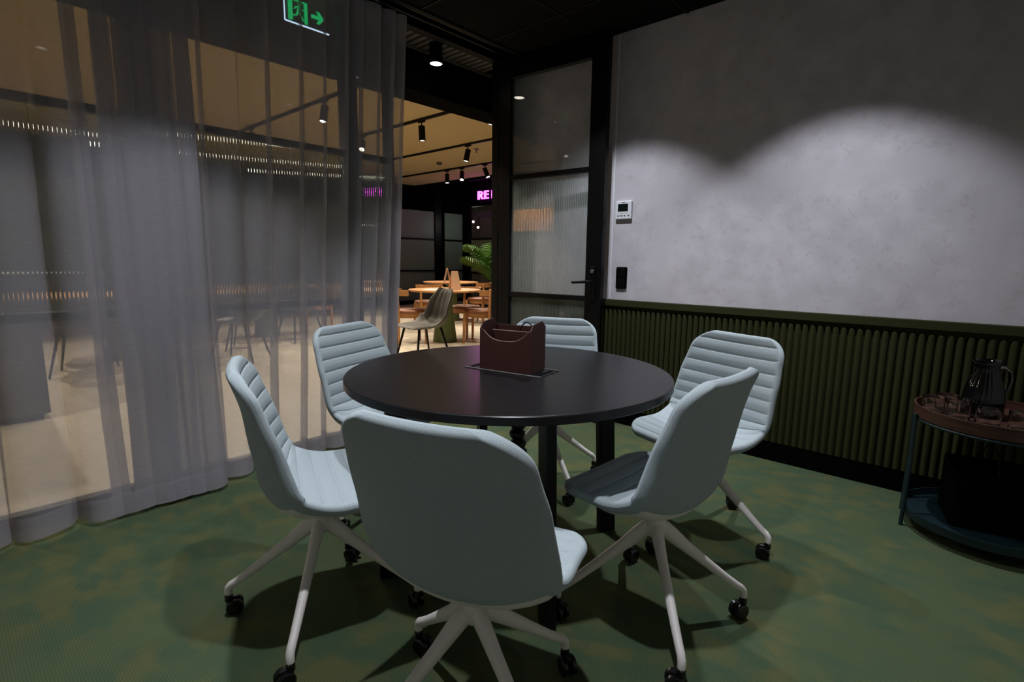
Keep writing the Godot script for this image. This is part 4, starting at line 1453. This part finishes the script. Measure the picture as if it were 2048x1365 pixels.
func tent_card(label: String, at: Vector3, turn: float) -> void:
	var o := thing("tent_card", label, "stand", at, turn, "wooden tent cards on the lounge tables")
	for s in [-1, 1]:
		var st := stool()
		var poly := PackedVector2Array([Vector2(-0.075, 0.0), Vector2(0.075, 0.0), Vector2(0.045, 0.265), Vector2(-0.045, 0.265)])
		var lean := Basis(Vector3.RIGHT, s * -0.20)
		prism(st, poly, 0.006, Transform3D(lean, Vector3(0, 0.001, s * 0.056 - 0.003)))
		part("leaf_board", st, M.pale_wood, o)
	var st2 := stool()
	box(st2, Vector3(0, 0.072, 0.052), Vector3(0.058, 0.036, 0.010), 0.003, Transform3D(Basis(Vector3.RIGHT, -0.20), Vector3.ZERO))
	part("card_ledge", st2, M.pale_wood, o)

func build_lounge_furniture() -> void:
	lounge_table("round oak table on green cone base seen in the doorway", Vector3(4.87, 0, -5.68), 0.50)
	lounge_table("round oak table on green cone base, the farther one in the doorway", Vector3(6.69, 0, -7.62), 0.52)
	lounge_table("oak table on green cone base behind the spread curtain", Vector3(3.3, 0, -7.9), 0.60)
	lounge_table("oak table on green cone base behind the gathered curtain", Vector3(1.4, 0, -7.2), 0.60)
	var wc := wooden_chair()
	var places := [
		[Vector3(5.17, 0, -5.26), Vector2(-0.45, -0.89), "oak chair with tan seat, its back post nearest the door frame"],
		[Vector3(5.42, 0, -5.84), Vector2(-1.0, 0.12), "oak chair with tan seat tucked behind the nearest oak chair"],
		[Vector3(4.42, 0, -5.90), Vector2(0.9, 0.4), "oak chair with tan seat half hidden by the curtain edge"],
		[Vector3(5.62, 0, -6.98), Vector2(0.35, -0.93), "oak chair with its curved back beyond the papers"],
		[Vector3(6.80, 0, -6.93), Vector2(-0.2, -0.98), "oak chair at the farther table beside the palm"],
		[Vector3(4.0, 0, -7.75), Vector2(-0.95, -0.2), "oak chair behind the spread curtain"],
	]
	for i in places.size():
		var pl: Array = places[i]
		var yaw := atan2(pl[1].x, pl[1].y)
		var o: Node3D = wc if i == 0 else dup(wc, pl[2], pl[0], yaw)
		o.position = pl[0]; o.rotation.y = yaw
		o.set_meta("label", pl[2])
	var gc := grey_chair()
	var gp := [
		[Vector3(3.50, 0, -4.42), Vector2(-0.80, -0.10), "grey quilted chair with black legs just outside the doorway"],
		[Vector3(2.68, 0, -6.95), Vector2(0.5, -0.8), "grey chair behind the spread curtain near the fixed pane"],
		[Vector3(3.45, 0, -7.12), Vector2(-0.1, -1.0), "grey chair behind the curtain beside the wide black post"],
		[Vector3(2.3, 0, -6.2), Vector2(-0.7, -0.7), "grey chair seen faintly above the near left chair's back"],
		[Vector3(0.95, 0, -6.55), Vector2(0.3, -0.9), "grey chair behind the sheer beside the dark cabinet"],
	]
	for i in gp.size():
		var pl: Array = gp[i]
		var yaw := atan2(pl[1].x, pl[1].y)
		var o: Node3D = gc if i == 0 else dup(gc, pl[2], pl[0], yaw)
		o.position = pl[0]; o.rotation.y = yaw
		o.set_meta("label", pl[2])
	tent_card("pale wooden tent card on the nearer oak table", Vector3(4.90, 0.74, -5.50), deg_to_rad(-20.0))
	tent_card("pale wooden tent card on the farther oak table", Vector3(6.45, 0.74, -7.45), deg_to_rad(60.0))
	var st := stool()
	box(st, Vector3(0, 0.002, 0), Vector3(0.30, 0.004, 0.21), 0.0008)
	var pp := lone("paper_sheet", st, M.paper, "white paper sheets lying on the nearer oak table", "paper")
	pp.position = Vector3(4.68, 0.74, -5.72)
	pp.rotation.y = 0.5
	# dark cabinet outside the glass
	var c := thing("low_cabinet", "dark grey low cabinet standing outside the glass behind the sheer", "cabinet", Vector3(-0.45, 0, -5.15))
	st = stool()
	box(st, Vector3(0, 0.52, 0), Vector3(1.87, 0.96, 0.60), 0.004)
	part("body", st, M.dark_grey, c)
	st = stool()
	box(st, Vector3(0, 1.012, 0), Vector3(1.90, 0.024, 0.62), 0.003)
	part("top", st, M.dark_grey, c)
	st = stool()
	box(st, Vector3(0, 0.02, 0), Vector3(1.80, 0.04, 0.54))
	part("plinth", st, M.black_matte, c)
	for i in 3:
		st = stool()
		box(st, Vector3(-0.615 + 0.615 * i, 0.52, 0.306), Vector3(0.605, 0.94, 0.014), 0.003)
		part("door", st, M.dark_grey, c)

func build_palm() -> void:
	var o := thing("potted_palm", "green potted palm with arching fronds beside the door frame", "plant", Vector3(7.75, 0, -7.42))
	var st := stool()
	lathe(st, [Vector2(0, 0.0), Vector2(0.16, 0.0), Vector2(0.20, 0.42), Vector2(0.185, 0.42), Vector2(0.18, 0.38), Vector2(0, 0.38)], Vector3.ZERO, 28)
	part("pot", st, M.dark_grey, o)
	var rng := RandomNumberGenerator.new()
	rng.seed = 77
	for k in 16:
		var a := TAU * k / 16.0 * 2.618 + rng.randf() * 0.4
		var rise := rng.randf_range(0.75, 1.32)
		var reach := rng.randf_range(0.35, 0.75)
		var d := Vector3(cos(a), 0, sin(a))
		var side := Vector3(-sin(a), 0, cos(a))
		st = stool()
		var pts := []
		for i in 9:
			var t := i / 8.0
			pts.append(Vector3(0, 0.36, 0) + d * (0.03 + reach * t * t) + Vector3(0, rise * (1.35 * t - 0.42 * t * t * t), 0))
		tube(st, pts, [0.008, 0.007, 0.006, 0.005, 0.0045, 0.004, 0.003, 0.002, 0.001], 6)
		st.set_smooth_group(-1)
		for i in 18:
			var t := 0.34 + 0.66 * i / 17.0
			var fi := t * 8.0
			var j := mini(int(fi), 7)
			var base: Vector3 = pts[j].lerp(pts[j + 1], fi - j)
			var fwd: Vector3 = (pts[j + 1] - pts[j]).normalized()
			for s in [-1.0, 1.0]:
				var len := 0.34 * sin(PI * clampf((t - 0.25) / 0.85, 0.05, 0.95)) + 0.05
				var dir: Vector3 = (side * s * 0.85 + fwd * 0.75 + Vector3(0, -0.10, 0)).normalized()
				var tip := base + dir * len + Vector3(0, -0.42 * len, 0)
				var mid := base + dir * len * 0.5 + Vector3(0, -0.03, 0)
				var wv := fwd.cross(dir).cross(dir).normalized() * 0.0065
				var th := fwd.cross(dir).normalized() * 0.0012
				for h in [1.0, -1.0]:
					var q := [base + th * h, mid + wv + th * h, tip, mid - wv + th * h]
					if h > 0: quad(st, q[0], q[1], q[2], q[3])
					else: quad(st, q[3], q[2], q[1], q[0])
		part("frond", st, M.leaf, o)
